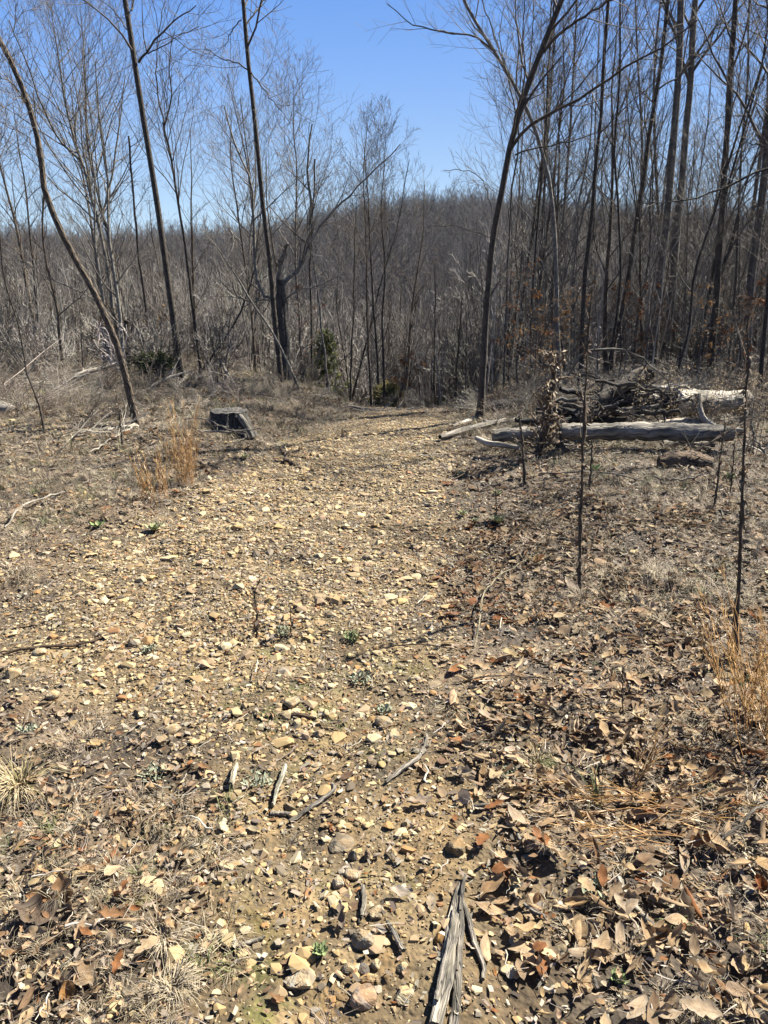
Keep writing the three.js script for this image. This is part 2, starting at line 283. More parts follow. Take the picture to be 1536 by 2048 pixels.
// ---------------------------------------------------------------- far wooded hill and the woods on the slope, too many to count
function protoTree(seed, H, r0, o) {
  const r = RNG(seed), n = o.stems ?? 1, B = new Buf();
  for (let s = 0; s < n; s++) {
    const a = r() * 6.28, lean = (n > 1 ? 0.14 : 0.05) * (0.5 + r()), pts = []; for (let k = 0; k <= 4; k++) { const t = k / 4, f = lean * t * H * (1 + 0.4 * t); pts.push(new V3(Math.cos(a) * f + (r() - 0.5) * 0.05 * H * t, t * H * (s ? 0.75 + 0.2 * r() : 1) - 0.15, Math.sin(a) * f + (r() - 0.5) * 0.05 * H * t)); }
    const t = buildTree({ seed: seed * 31 + s, pts, r0: r0 * (s ? 0.75 : 1), r1: 0.01, segs: o.segs ?? 12, c0: o.c0 ?? 0.3, nl: o.nl, L: o.L * H, lvl: o.lvl ?? 2, b: o.b ?? BR, ang0: o.ang0 ?? 0.65, flare: 0.5, wiggle: o.wiggle ?? 1.5 });
    if (o.split) { (o.T ??= []).push(t.trunk.geo()); (o.C ??= []).push(t.crown.geo()); } else for (const q of [t.trunk, t.crown]) { const b = B.p.length / 3; for (const v of q.p) B.p.push(v); for (const v of q.n) B.n.push(v); for (const v of q.u) B.u.push(v); for (const v of q.i) B.i.push(v + b); }
  }
  return o.split ? { trunk: mergeGeometries(o.T), crown: mergeGeometries(o.C) } : B.geo();
}
function visibleTop(x, d, y) { const dp = axisDepth(new V3(x, y, -d)), up = (y - EYE.y) * cp - d * sp * -1 * 0; const v = (y - EYE.y) * cp + (-d) * -sp; return 1024 - FPX * (((y - EYE.y) * cp + d * sp) / (dp)); }
const pxOf = (x, y, z) => { const p = new V3(x, y, z), dp = axisDepth(p); return [768 + FPX * x / dp, 1024 - FPX * ((y - EYE.y) * cp - z * sp) / dp]; };
const skyLimit = (px) => table([[-200, 0], [60, 120], [420, 150], [560, 170], [660, 240], [700, 285], [800, 270], [830, 440], [955, 440], [990, 120], [1060, -50], [1700, -300]], px);
{
  const r = RNG(5), far = stuff('distant_woods', 'bare grey brown woods covering the hill across the valley', 'woods');
  const bare = { wob: 0.14, up: 0.1, kids: [0, 4, 5], ang: 0.6, ratio: 0.5, min: 0.016 };
  const geos = [1, 2, 3, 4, 5].map((s) => protoTree(900 + s, 13, 0.15, { nl: 15, L: 0.3, lvl: 1 + (s % 2), b: { ...bare, kids: s % 2 ? [0, 3, 4] : [0, 5, 5], segs: [2, 3, 3] }, c0: 0.22, segs: 6 }));
  const lists = geos.map(() => []), tones = [[0.105, 0.086, 0.083], [0.058, 0.047, 0.047], [0.21, 0.18, 0.168], [0.11, 0.08, 0.07]];
  for (let n = 0; n < 15000; n++) {
    const d = 120 + 240 * Math.pow(r(), 0.8), x = (r() * 2 - 1) * d * 0.66; if (x > 13 && x < 48 && d > 112 && d < 152 && n % 9) continue;
    const s = 0.65 + 0.5 * r(); lists[n % 5].push([x, groundY(x, -d) - 0.1, -d, 0, r() * 6.3, 0, s, s * (0.85 + 0.3 * r()), s, jit(r, pick(r, tones), 0.2)]);
  }
  lists.forEach((l, i) => instanced('bare_trees', geos[i], M_far, l, far));

  const mid = stuff('valley_thicket', 'tangle of thin pale saplings and brush filling the slope below the track', 'thicket');
  const mb = { wob: 0.2, up: 0.10, kids: [0, 4, 5], ang: 0.62, ratio: 0.52, min: 0.0055 };
  const mg = [1, 2, 3, 4, 5, 6].map((s) => protoTree(300 + s, 6, 0.030, { nl: s % 2 ? 9 : 8, L: 0.32, lvl: s % 2 ? 1 : 2, stems: s % 3 ? 1 : 3, b: { ...mb, kids: s % 3 ? [0, 2, 4] : [0, 2, 3], segs: [2, 3, 5] }, c0: 0.2, segs: 8, wiggle: 3 }));
  const bg = [1, 2, 3, 4].map((s) => protoTree(400 + s, 1.9, 0.011, { nl: 4, L: 0.5, stems: 5, b: { ...mb, wob: 0.34, kids: [0, 2, 3], min: 0.0052, segs: [2, 4, 5] }, c0: 0.1, segs: 6, wiggle: 5 }));
  const ml = mg.map(() => []), bl = bg.map(() => []), tm = [[0.40, 0.355, 0.31], [0.14, 0.112, 0.092], [0.60, 0.54, 0.475], [0.085, 0.068, 0.056], [0.22, 0.185, 0.155]];
  for (let n = 0; n < 4200; n++) {
    const u = r(), d = 15 + 120 * u * u + (n % 3 ? 4 : 0), x = (r() * 2 - 1) * (d * 0.68 + 2); if (x > 13 && x < 48 && d > 108 && n % 3) continue;
    const y = groundY(x, -d), px = pxOf(x, y, -d)[0]; let s = (0.6 + 0.8 * r()) * (d > 50 ? 1.5 : 1); const top = Math.max(skyLimit(px), (px < 560 ? 470 : px < 960 ? 545 : 400) + 110 * r());
    if (x < -3 && d < 19 && r() < 0.5) continue;
    while (s > 0.25 && pxOf(x, y + 6.3 * s, -d)[1] < top) s *= 0.9; if (s < 0.3) continue;
    ml[n % 6].push([x, y, -d, (r() - 0.5) * 0.16, r() * 6.3, (r() - 0.5) * 0.16, s, s, s, jit(r, pick(r, tm), 0.2)]);
  }
  for (let n = 0; n < 2200; n++) {
    const u = r(), d = 12.5 + 60 * u * u, x = (r() * 2 - 1) * (d * 0.68 + 2); if (d < 15 && x > -2.6 && x < 2.2) continue; if (x > 0 && d < 17) continue;
    const s = 0.5 + 0.8 * r(), y = groundY(x, -d); if (d < 19 && pxOf(x, y + 1.9 * s, -d)[1] < 600) continue;
    bl[n % 4].push([x, y, -d, (r() - 0.5) * 0.7, r() * 6.3, (r() - 0.5) * 0.7, s, s, s, jit(r, pick(r, tm), 0.25)]);
  }
  const dl = bg.map(() => []), dt = [[0.32, 0.26, 0.19], [0.25, 0.19, 0.135], [0.19, 0.135, 0.09], [0.42, 0.36, 0.29]];
  for (let n = 0; n < 1500; n++) {
    const d = 8.2 + 9.5 * r(), x = (r() * 2 - 1) * (d * 0.6 + 1); if (x > table(trackL, Math.min(d, 12)) - 0.5 && x < table(trackR, Math.min(d, 12)) + 0.5 && d < 11.6) continue; if (Math.abs(x + 0.2) < 2.6 && d > 11 && r() < 0.75) continue; if (x > -2.9 && x < -1.1 && d < 9.6) continue; if (x > 0.9 && x < 4.6 && d < 8.6) continue;
    const s = 0.10 + 0.16 * r() + 0.14 * Math.pow(r(), 6); dl[n % 4].push([x, groundY(x, -d), -d, (r() - 0.5) * 2.4, r() * 6.3, (r() - 0.5) * 2.4, s, s, s, jit(r, pick(r, dt), 0.25)]);
  }
  const lb = [0, 0, 0].map(() => []), lt = [[0.52, 0.46, 0.38], [0.36, 0.30, 0.24], [0.24, 0.195, 0.15]];
  for (let n = 0; n < 460; n++) {
    const d = 8.6 + 12 * r(), x = (r() * 2 - 1) * (d * 0.6 + 1); if (x > table(trackL, Math.min(d, 12)) - 0.9 && x < table(trackR, Math.min(d, 12)) + 0.8 && d < 13) continue; if (Math.abs(x) < 3.4) continue; if (x > -2.9 && x < -1.1 && d < 9.6) continue; if (x > 0.9 && d < 9.4) continue; if (n > 160 && (x > -2 || d > 15)) continue;
    const s = n > 160 ? 0.08 + 0.2 * r() : 0.14 + 0.3 * r(); lb[n % 3].push([x, groundY(x, -d) + 0.05, -d, 1.25 + 0.3 * r(), r() * 6.3, (r() - 0.5) * 0.3, s, s, s * 0.7, jit(r, pick(r, lt), 0.2)]);
  }
  const db = stuff('dead_brush', 'low tangle of dead brush and weeds at the edge of the woods', 'brush'); dl.forEach((l, i) => instanced('brush', bg[i], M_twig, l, db)); lb.forEach((l, i) => instanced('fallen_limbs', mg[i], M_twig, l, db));
  ml.forEach((l, i) => instanced('saplings', mg[i], M_far, l, mid)); bl.forEach((l, i) => instanced('brush', bg[i], M_twig, l, mid));
}

// ---------------------------------------------------------------- saplings and tall trees one can tell apart in the woods: clones of a few models
{
  const r = RNG(77), mk = (seed, H, r0, o, bm) => { const q = protoTree(seed, H, r0, { ...o, split: true }); return { H, q, bm }; };
  const sb = { wob: 0.22, up: 0.085, kids: [0, 4, 6], ang: 0.6, ratio: 0.52, min: 0.0026 };
  const sap = [1, 2, 3, 4, 5, 6, 7].map((s) => mk(500 + s, 7, 0.032 + 0.012 * (s % 3), { nl: 16, L: 0.30, c0: 0.24, stems: s === 3 || s === 6 ? 2 : 1, b: sb, wiggle: 3 }, [M.grey, M.brown, M.pale, M.dark][s % 4]));
  const tall = [1, 2, 3, 4, 5].map((s) => mk(600 + s, 17, 0.05 + 0.013 * (s % 3), { nl: 24, L: 0.2, c0: 0.24, b: { ...sb, min: 0.004 }, segs: 18, wiggle: 2 }, [M.dark, M.grey, M.grey, M.dark, M.brown][s - 1]));
  function put(name, pr, x, d, s, label, group) {
    let g; const y = groundY(x, -d);
    if (!pr.root) { g = pr.root = thing(name, label, 'tree', null, group); part('trunk', pr.q.trunk, pr.bm, g); part('crown', pr.q.crown, twigOf.get(pr.bm), g); }
    else { g = pr.root.clone(); g.name = numbered(name); scene.add(g); tag(g, label, 'tree', group); }
    g.position.set(x, y, -d); g.rotation.set((r() - 0.5) * 0.08, r() * 6.3, (r() - 0.5) * 0.08); g.scale.setScalar(s);
  }
  const LANDMARKS = [[110, 'the slender tree at the left edge'], [250, 'the bowed leaning tree'], [395, 'the straight dark tree'], [530, 'the black stump'], [640, 'the broken snag'], [800, 'the green cedar'], [975, 'the crest of the track'], [1075, 'the big dark tree'], [1190, 'the root tangle'], [1320, 'the brush pile'], [1440, 'the thick cut log'], [1540, 'the tall stalk at the right edge'], [9e9, 'trees past the right edge']];
  let n = 0, tries = 0;
  while (n < 150 && tries++ < 3000) {
    const right = r() < 0.5, d = (right ? 11.5 : 13.5) + 30 * Math.pow(r(), 1.4), px = right ? 985 + 700 * r() : -150 + 1000 * r(), x = (px - 768) / FPX * d * 1.02, y = groundY(x, -d);
    if (!right && d < 15 && px > 380) continue; if (right && d < 14.5 && px < 1500) continue;
    let s = 0.55 + 0.6 * r(); const lim = skyLimit(px); while (s > 0.3 && pxOf(x, y + 7 * s, -d)[1] < lim) s *= 0.92; if (s < 0.34) continue;
    if (px > 600 && px < 960 && s > 0.5 && r() < 0.5) continue;
    const tone = ['brown', 'pale', 'dark', 'grey'][(n % 7) % 4], mark = LANDMARKS.find((q) => px < q[0])[1];
    put('bare_sapling', sap[n % 7], x, d, s, (s > 0.8 ? 'tall' : s > 0.55 ? 'slender' : 'short') + ' ' + tone + ' bare sapling ' + (d < 20 ? 'close behind ' : d < 30 ? 'some way behind ' : 'far behind ') + mark, right ? 'saplings in the woods on the right' : 'saplings in the woods on the left'); n++;
  }
  for (let k = 0, tr = 0; k < 38 && tr < 2000; tr++) {
    const d = 17 + 38 * Math.pow(r(), 1.1), px = 1010 + 800 * r(), x = (px - 768) / FPX * d * 1.02; if (px < 1080 && d < 25) continue;
    put('tall_bare_tree', tall[k % 5], x, d, 0.7 + 0.4 * r(), (k % 5 === 0 || k % 5 === 3 ? 'dark' : k % 5 === 4 ? 'brown' : 'grey') + ' tall straight bare tree ' + (d < 25 ? 'close behind ' : d < 38 ? 'well behind ' : 'far behind ') + LANDMARKS.find((q) => px < q[0])[1], 'tall trees in the woods on the right'); k++;
  }
}

// ---------------------------------------------------------------- the trees near the track, one by one
const T = pixelTree;
T('leaning_tree', 'brown tree with a bowed bare trunk leaning left out of the picture', 'tree', null, [[275, 852], [255, 770], [235, 692], [195, 600], [150, 515], [112, 440], [88, 375], [82, 310], [66, 235], [48, 185], [22, 125], [-5, 75]], 25, 13, { bark: M.brown, ext: 3, nl: 9, c0: 0.55, L: 1.9, segs: 30, wiggle: 0.5, limbs: [[[[56, 210], [20, 165], [-30, 140]], 5, 2, -0.6], [[[85, 330], [50, 270], [0, 245]], 4, 2, 0.7]] });
T('straight_tree', 'dark straight tree rising out of the picture behind the stump on the left', 'tree', 13, [[366, 790], [352, 680], [338, 575], [322, 460], [305, 350], [288, 245], [268, 120], [250, 0]], 24, 14, { bark: M.dark, D0: 1, ext: 4, nl: 10, c0: 0.5, L: 2, segs: 28, wiggle: 0.6, limbs: [[[[277, 125], [310, 80], [345, 45], [392, 12]], 8, 3, -0.8], [[[296, 108], [330, 90], [370, 66], [400, 55]], 4, 2, -1], [[[262, 20], [268, 0], [280, -30]], 7, 4, 0.4], [[[255, 60], [225, 20], [200, 0]], 4, 2, 0.8]] });
T('slim_tree', 'dark slim tree right of the stump, rising in front of the broken snag', 'tree', 12.5, [[566, 804], [554, 680], [546, 600], [539, 520], [527, 420], [516, 310], [504, 200], [494, 100], [485, 0]], 19, 11, { bark: M.dark, D0: 1, ext: 4, nl: 11, c0: 0.5, L: 1.9, wiggle: 0.6, limbs: [[[[497, 140], [470, 125], [435, 112], [410, 95]], 5, 2, 0.7], [[[503, 145], [540, 195], [580, 245]], 5, 2, -0.7], [[[490, 50], [515, 20], [530, 0]], 6, 4, 0.6], [[[482, 40], [460, 70], [448, 95]], 4, 2, 0.4]] });
{
  const snag = T('broken_snag', 'old broken snag with a blackened hollow and crooked pale limbs', 'tree', 13.2, [[576, 808], [573, 720], [568, 640], [564, 590], [562, 560]], 36, 30, { bark: M.grey, D0: 1, nl: 0, segs: 12, broken: true, wiggle: 0.7, limbMat: M.pale, limbs: [[[[556, 596], [533, 598], [518, 570], [510, 520], [508, 440], [500, 360], [470, 290], [448, 210]], 13, 4, 0.3, 2.4], [[[560, 585], [572, 560], [592, 548], [612, 512], [620, 470], [622, 400], [614, 330], [625, 250]], 15, 5, 0.5, 2.2], [[[556, 560], [560, 528], [566, 510], [574, 488]], 13, 9, -0.2, 0.6], [[[618, 490], [650, 440], [690, 400], [730, 360], [800, 290]], 9, 3, -0.6, 1.8], [[[545, 598], [500, 602], [470, 590], [440, 560]], 7, 3, -0.5, 1.2], [[[566, 600], [600, 580], [640, 570], [690, 545]], 7, 2, -0.8, 1.2]] });
  const B = new Buf(), o = snag.origin, PP = smooth([[557, 560], [559, 600], [563, 650], [568, 720], [571, 770]].map(([x, y]) => at(x, y, 13.2 - 0.11)), 12); B.tube(PP, PP.map((_, i) => 0.078 * (0.3 + 0.72 * Math.sin(Math.PI * (i + 0.6) / 13.5))), 8, { rough: 0.15, seed: 3, flat: 0.8, cap: true, cap0: true }); tag(part('hollow', B.geo(), M.black, snag.g, o), 'charred black hollow of the snag');
}
T('leaning_dead_trunk', 'thin pale dead trunk fallen diagonally against the broken snag', 'dead tree', 11.6, [[610, 812], [586, 752], [548, 672], [505, 605], [468, 548], [430, 490], [400, 458]], 10, 5, { bark: M.pale, nl: 4, c0: 0.55, L: 0.9, limbs: [[[[450, 520], [462, 500], [466, 475], [458, 455]], 5, 3, 0.3, 0.4], [[[475, 555], [486, 545], [492, 535]], 3, 2, 0.2, 0]] });
T('dark_leaning_sapling', 'dark crooked sapling leaning right over the brush between stump and snag', 'tree', 14.2, [[395, 745], [440, 690], [470, 645], [490, 600], [508, 545], [524, 500]], 9, 5, { bark: M.black, D0: 1, nl: 5, c0: 0.4, L: 1.2 });
T('old_stub_trunk', 'thick dark stub of a trunk behind the bowed leaning tree', 'tree', 15, [[268, 745], [258, 700], [250, 655], [253, 640]], 50, 28, { bark: M.dark, D0: 1, nl: 3, c0: 0.3, L: 0.8, broken: true });
T('forked_tree', 'pale forked tree with a wide fan of fine twigs at upper left', 'tree', 15.2, [[246, 735], [228, 620], [205, 480], [190, 420], [166, 330], [135, 230], [118, 120], [100, 0]], 17, 6, { bark: M.pale, D0: 1, nl: 30, c0: 0.42, L: 3.2, b: { ...BR, kids: [0, 6, 8] }, ang0: 0.62, limbs: [[[[198, 455], [212, 400], [228, 330], [240, 240], [250, 150]], 9, 3, 0.8, 2.6], [[[160, 320], [120, 280], [80, 200], [50, 120], [20, 40]], 8, 3, -1, 2.6]] });
T('twin_stem_tree', 'twin stemmed grey tree beside the forked tree, crown fanning upwards', 'tree', 15.8, [[262, 730], [240, 600], [222, 505], [200, 400], [178, 300], [172, 200], [168, 90], [160, 10]], 14, 5, { bark: M.grey, D0: 1, nl: 28, c0: 0.45, L: 2.8, b: { ...BR, kids: [0, 6, 8] }, limbs: [[[[215, 470], [218, 380], [205, 300], [196, 210], [190, 120]], 8, 3, 0.6, 2.4]] });
T('snapped_tree', 'slim tree snapped off at the top between two dark trunks on the left', 'tree', 14.5, [[318, 752], [298, 660], [284, 560], [272, 450], [264, 350], [257, 272]], 9, 6, { bark: M.dark, D0: 1, nl: 5, c0: 0.55, L: 0.9, broken: true });
T('thin_dark_tree', 'thin dark tree with a forked light crown right of the straight dark tree', 'tree', 14.8, [[402, 740], [388, 640], [376, 540], [362, 440], [347, 345], [337, 290], [328, 245]], 11, 6, { bark: M.dark, D0: 1, nl: 12, c0: 0.66, L: 2.2, ang0: 0.45, tEnd: 1, limbs: [[[[330, 250], [318, 200], [312, 130], [318, 60], [330, 0]], 6, 2, 0.3, 2], [[[330, 250], [342, 200], [338, 130], [350, 60]], 6, 2, -0.4, 2]] });
T('thin_pale_tree', 'thin pale tree with a brushy crown just left of the snag', 'tree', 16, [[500, 740], [512, 640], [510, 500], [505, 420], [495, 330], [475, 240], [455, 150]], 10, 4, { bark: M.pale, D0: 1, nl: 24, c0: 0.4, L: 2.6, b: { ...BR, kids: [0, 6, 8] } });
T('bushy_crown_tree', 'grey tree with a tall upswept crown behind the snag', 'tree', 16.5, [[604, 790], [598, 640], [590, 470], [594, 360], [588, 260], [585, 160]], 10, 4, { bark: M.grey, D0: 1, nl: 28, c0: 0.4, L: 2.3, ang0: 0.5, b: { ...BR, kids: [0, 6, 8] } });
T('snapped_tree', 'dark forked stem snapped off above the skyline right of the snag', 'tree', 15, [[622, 660], [620, 560], [622, 480], [628, 400], [630, 318]], 8, 5, { bark: M.black, D0: 1, nl: 3, c0: 0.6, L: 0.6, broken: true });
T('slender_tree', 'slender dark stem at the far left with a pale lower trunk', 'tree', null, [[90, 868], [86, 840], [74, 790], [58, 762], [46, 715], [34, 650], [18, 590], [8, 540], [2, 470], [-6, 400]], 6, 4, { bark: M.tDark ? M.dark : M.dark, nl: 8, c0: 0.5, L: 1.2, ext: 2 });
T('curved_sapling', 'long thin curved stem bending across the thicket at the left edge', 'tree', 13.5, [[250, 660], [190, 600], [130, 570], [70, 540], [20, 505], [-30, 470]], 5, 3, { bark: M.pale, air: true, D0: 1, nl: 6, c0: 0.2, L: 1 });
T('pale_sapling', 'slim pale stem in front of the green cedar at the centre', 'tree', 13.4, [[660, 818], [650, 720], [642, 640], [632, 560], [622, 500], [615, 440], [600, 350]], 9, 4, { bark: M.pale, D0: 1, nl: 14, c0: 0.5, L: 1.5 });
T('straight_dark_pole', 'straight dark pole sapling left of the centre, with the track end in front', 'tree', 13.6, [[700, 822], [703, 720], [708, 600], [710, 480], [714, 400]], 8, 4, { bark: M.dark, D0: 1, nl: 9, c0: 0.55, L: 1.1 });
T('centre_sapling', 'slim sapling with a fine open crown at the centre of the skyline', 'tree', 14.5, [[743, 800], [737, 700], [733, 590], [732, 450], [727, 350], [730, 270]], 10, 3, { bark: M.brown, D0: 1, nl: 20, c0: 0.5, L: 1.5, ang0: 0.5 });
T('crooked_sapling', 'crooked sapling with a kink, its crown highest at the centre skyline', 'tree', 14.2, [[768, 822], [767, 720], [764, 640], [770, 560], [766, 470], [762, 400], [768, 330], [775, 240]], 9, 3, { bark: M.dark, D0: 1, nl: 20, c0: 0.5, L: 1.5, ang0: 0.5 });
T('valley_tree', 'slim tree standing below the crest where the track disappears', 'tree', 16, [[870, 832], [869, 740], [870, 640], [871, 560], [868, 520]], 9, 4, { bark: M.dark, D0: 1, nl: 14, c0: 0.35, L: 1.3 });
T('valley_brown_tree', 'brown slim tree left of the big dark tree, below the crest', 'tree', 15.4, [[912, 812], [914, 740], [920, 650], [924, 580]], 9, 4, { bark: M.brown, D0: 1, nl: 12, c0: 0.35, L: 1.2 });
T('big_dark_tree', 'big dark leaning tree at the right edge of the track with long limbs', 'tree', null, [[959, 840], [965, 740], [970, 650], [978, 560], [985, 480], [1002, 390], [1018, 300], [1042, 215], [1068, 140], [1098, 60], [1128, -15]], 26, 15, { bark: M.dark, ext: 4, nl: 16, c0: 0.35, L: 1.6, segs: 30, wiggle: 0.6,
  limbs: [[[[1020, 300], [1060, 250], [1110, 222], [1180, 185], [1250, 135], [1320, 95], [1395, 40]], 12, 4, -1.2, 2.2], [[[1086, 105], [1130, 60], [1190, 20], [1240, -10]], 11, 6, -0.5, 2], [[[1020, 305], [1030, 235], [1010, 130], [1000, 60], [1015, 0]], 6, 2, 0.6, 1.4], [[[1030, 310], [1100, 290], [1170, 275], [1260, 235]], 6, 2, -0.9, 1.4], [[[985, 425], [970, 370], [945, 345], [885, 340]], 4, 2, 0.8, 0.8], [[[982, 590], [1000, 560], [1010, 545], [1030, 520]], 5, 2, 0.3, 0.7], [[[984, 478], [940, 460], [900, 450], [850, 455]], 3, 2, 0.6, 0.9]] });
T('left_leaning_tree', 'light barked tree leaning left with a branch reaching into the open sky', 'tree', 12.8, [[1118, 760], [1116, 650], [1114, 540], [1108, 440], [1092, 340], [1068, 250], [1035, 180], [990, 105], [950, 45], [925, -5]], 16, 9, { bark: M.pale, D0: 1, ext: 2.5, nl: 12, c0: 0.4, L: 1.7, limbs: [[[[985, 100], [950, 75], [905, 66], [860, 58], [820, 45], [775, 8]], 7, 2.5, -0.5, 1.5], [[[1035, 180], [1010, 130], [985, 60], [960, -10]], 7, 4, 0.6, 1.5]] });
T('ridged_tree', 'rough dark tree behind the root tangle on the right', 'tree', 12.4, [[1160, 760], [1166, 640], [1174, 520], [1186, 400], [1196, 290], [1205, 190], [1212, 90], [1218, -10]], 15, 9, { bark: M.dark, D0: 1, ext: 5, nl: 18, c0: 0.35, L: 1.7 });
T('tilted_dark_tree', 'dark tree tilting right, with a heavy fork above the brush pile', 'tree', 16.5, [[1225, 700], [1245, 620], [1268, 480], [1285, 370], [1300, 260], [1320, 140], [1336, 0]], 16, 11, { bark: M.dark, D0: 1, ext: 5, nl: 16, c0: 0.35, L: 2.1 });
T('smooth_grey_tree', 'smooth light grey tree, left of a pair above the cut log', 'tree', 18, [[1302, 745], [1312, 640], [1325, 520], [1338, 380], [1350, 240], [1358, 120], [1362, -10]], 28, 19, { bark: M.grey, D0: 1, ext: 6, nl: 16, c0: 0.42, L: 2.2 });
T('smooth_grey_tree', 'smooth light grey tree, right of a pair above the cut log', 'tree', 18.6, [[1326, 745], [1340, 620], [1352, 480], [1366, 340], [1378, 200], [1386, 80], [1392, -10]], 27, 18, { bark: M.grey, D0: 1, ext: 6, nl: 16, c0: 0.42, L: 2.2 });
T('upright_dark_tree', 'upright dark tree behind the right end of the cut log', 'tree', 14, [[1421, 770], [1428, 660], [1438, 520], [1446, 390], [1454, 260], [1463, 130], [1472, -10]], 25, 14, { bark: M.dark, D0: 1, ext: 5, nl: 18, c0: 0.38, L: 2, limbs: [[[[1432, 560], [1460, 500], [1500, 440], [1550, 390]], 6, 3, 0.5, 1.4]] });
T('thick_grey_tree', 'thick pale grey tree near the right edge behind the logs', 'tree', 14.6, [[1492, 770], [1497, 660], [1503, 560], [1516, 450], [1530, 340], [1542, 220], [1555, 60]], 30, 20, { bark: M.grey, D0: 1, ext: 5, nl: 18, c0: 0.32, L: 2.1 });
T('edge_tree', 'dark tree cut off by the right edge of the picture', 'tree', 12.2, [[1522, 770], [1530, 640], [1542, 500], [1556, 330], [1572, 150]], 15, 10, { bark: M.dark, D0: 1, ext: 5, nl: 18, c0: 0.3, L: 2, limbs: [[[[1556, 335], [1510, 345], [1455, 372], [1390, 396], [1330, 404], [1280, 408]], 9, 3, -0.3, 1.4], [[[1556, 290], [1530, 292], [1500, 288]], 7, 3, -0.4, 0.8]] });
T('thin_forked_tree', 'thin forked dark tree between the ridged tree and the tilted one', 'tree', 14.2, [[1216, 740], [1232, 640], [1240, 540], [1236, 420], [1230, 300], [1238, 160], [1240, 0]], 9, 6, { bark: M.dark, D0: 1, ext: 4, nl: 22, c0: 0.3, L: 2.1 });
T('bent_tree', 'dark bent tree growing out over the brush pile', 'tree', 13, [[1345, 760], [1362, 720], [1378, 660], [1384, 580], [1402, 500], [1430, 420]], 10, 6, { bark: M.dark, D0: 1, ext: 3, nl: 14, c0: 0.25, L: 1.7 });
T('young_tree', 'young grey tree just right of the big dark tree', 'tree', 13.8, [[1008, 800], [1010, 700], [1012, 600], [1018, 500], [1022, 400], [1035, 300], [1040, 180]], 9, 4, { bark: M.grey, D0: 1, nl: 22, c0: 0.4, L: 1.7, ext: 2 });
T('young_tree', 'young dark tree left of the root tangle with upright twigs', 'tree', 14.6, [[1060, 770], [1062, 650], [1070, 520], [1078, 400], [1090, 280], [1096, 160], [1106, 20]], 9, 5, { bark: M.dark, D0: 1, nl: 24, c0: 0.36, L: 1.7, ext: 3 });
T('young_tree', 'young grey tree right of the upright dark tree', 'tree', 15.5, [[1455, 740], [1468, 600], [1478, 450], [1484, 300], [1496, 150], [1500, 0]], 10, 6, { bark: M.grey, D0: 1, nl: 22, c0: 0.3, L: 2, ext: 4 });
// trees just outside the frame on the sun's side, whose shade and limbs reach in
[[6.6, 9.5, 'nearest the orange grass'], [8.2, 12, 'in line with the cut log'], [7.4, 10.8, 'in line with the long log'], [6.9, 12.6, 'in line with the brush pile'], [9.2, 13.5, 'furthest to the right']].forEach(([x, d, where], s) => {
  const p = []; for (let k = 0; k < 6; k++) p.push(new V3(x + k * 0.16 * Math.sin(s * 2.3), groundY(x, -d) - 0.1 + k * (1.7 + 0.1 * (s % 4)), -d + 0.12 * k * Math.cos(s * 1.7))); const t = buildTree({ seed: 2000 + s, pts: p, r0: 0.05 + 0.012 * (s % 3), r1: 0.012, nl: 22, c0: 0.22, L: 2 });
  const g = thing('roadside_tree', 'bare tree just past the right edge of the picture, ' + where, 'tree', new V3(x, groundY(x, -d), -d)); part('trunk', t.trunk.geo(), M.dark, g, g.position); part('crown', t.crown.geo(), M.tDark, g, g.position);
});
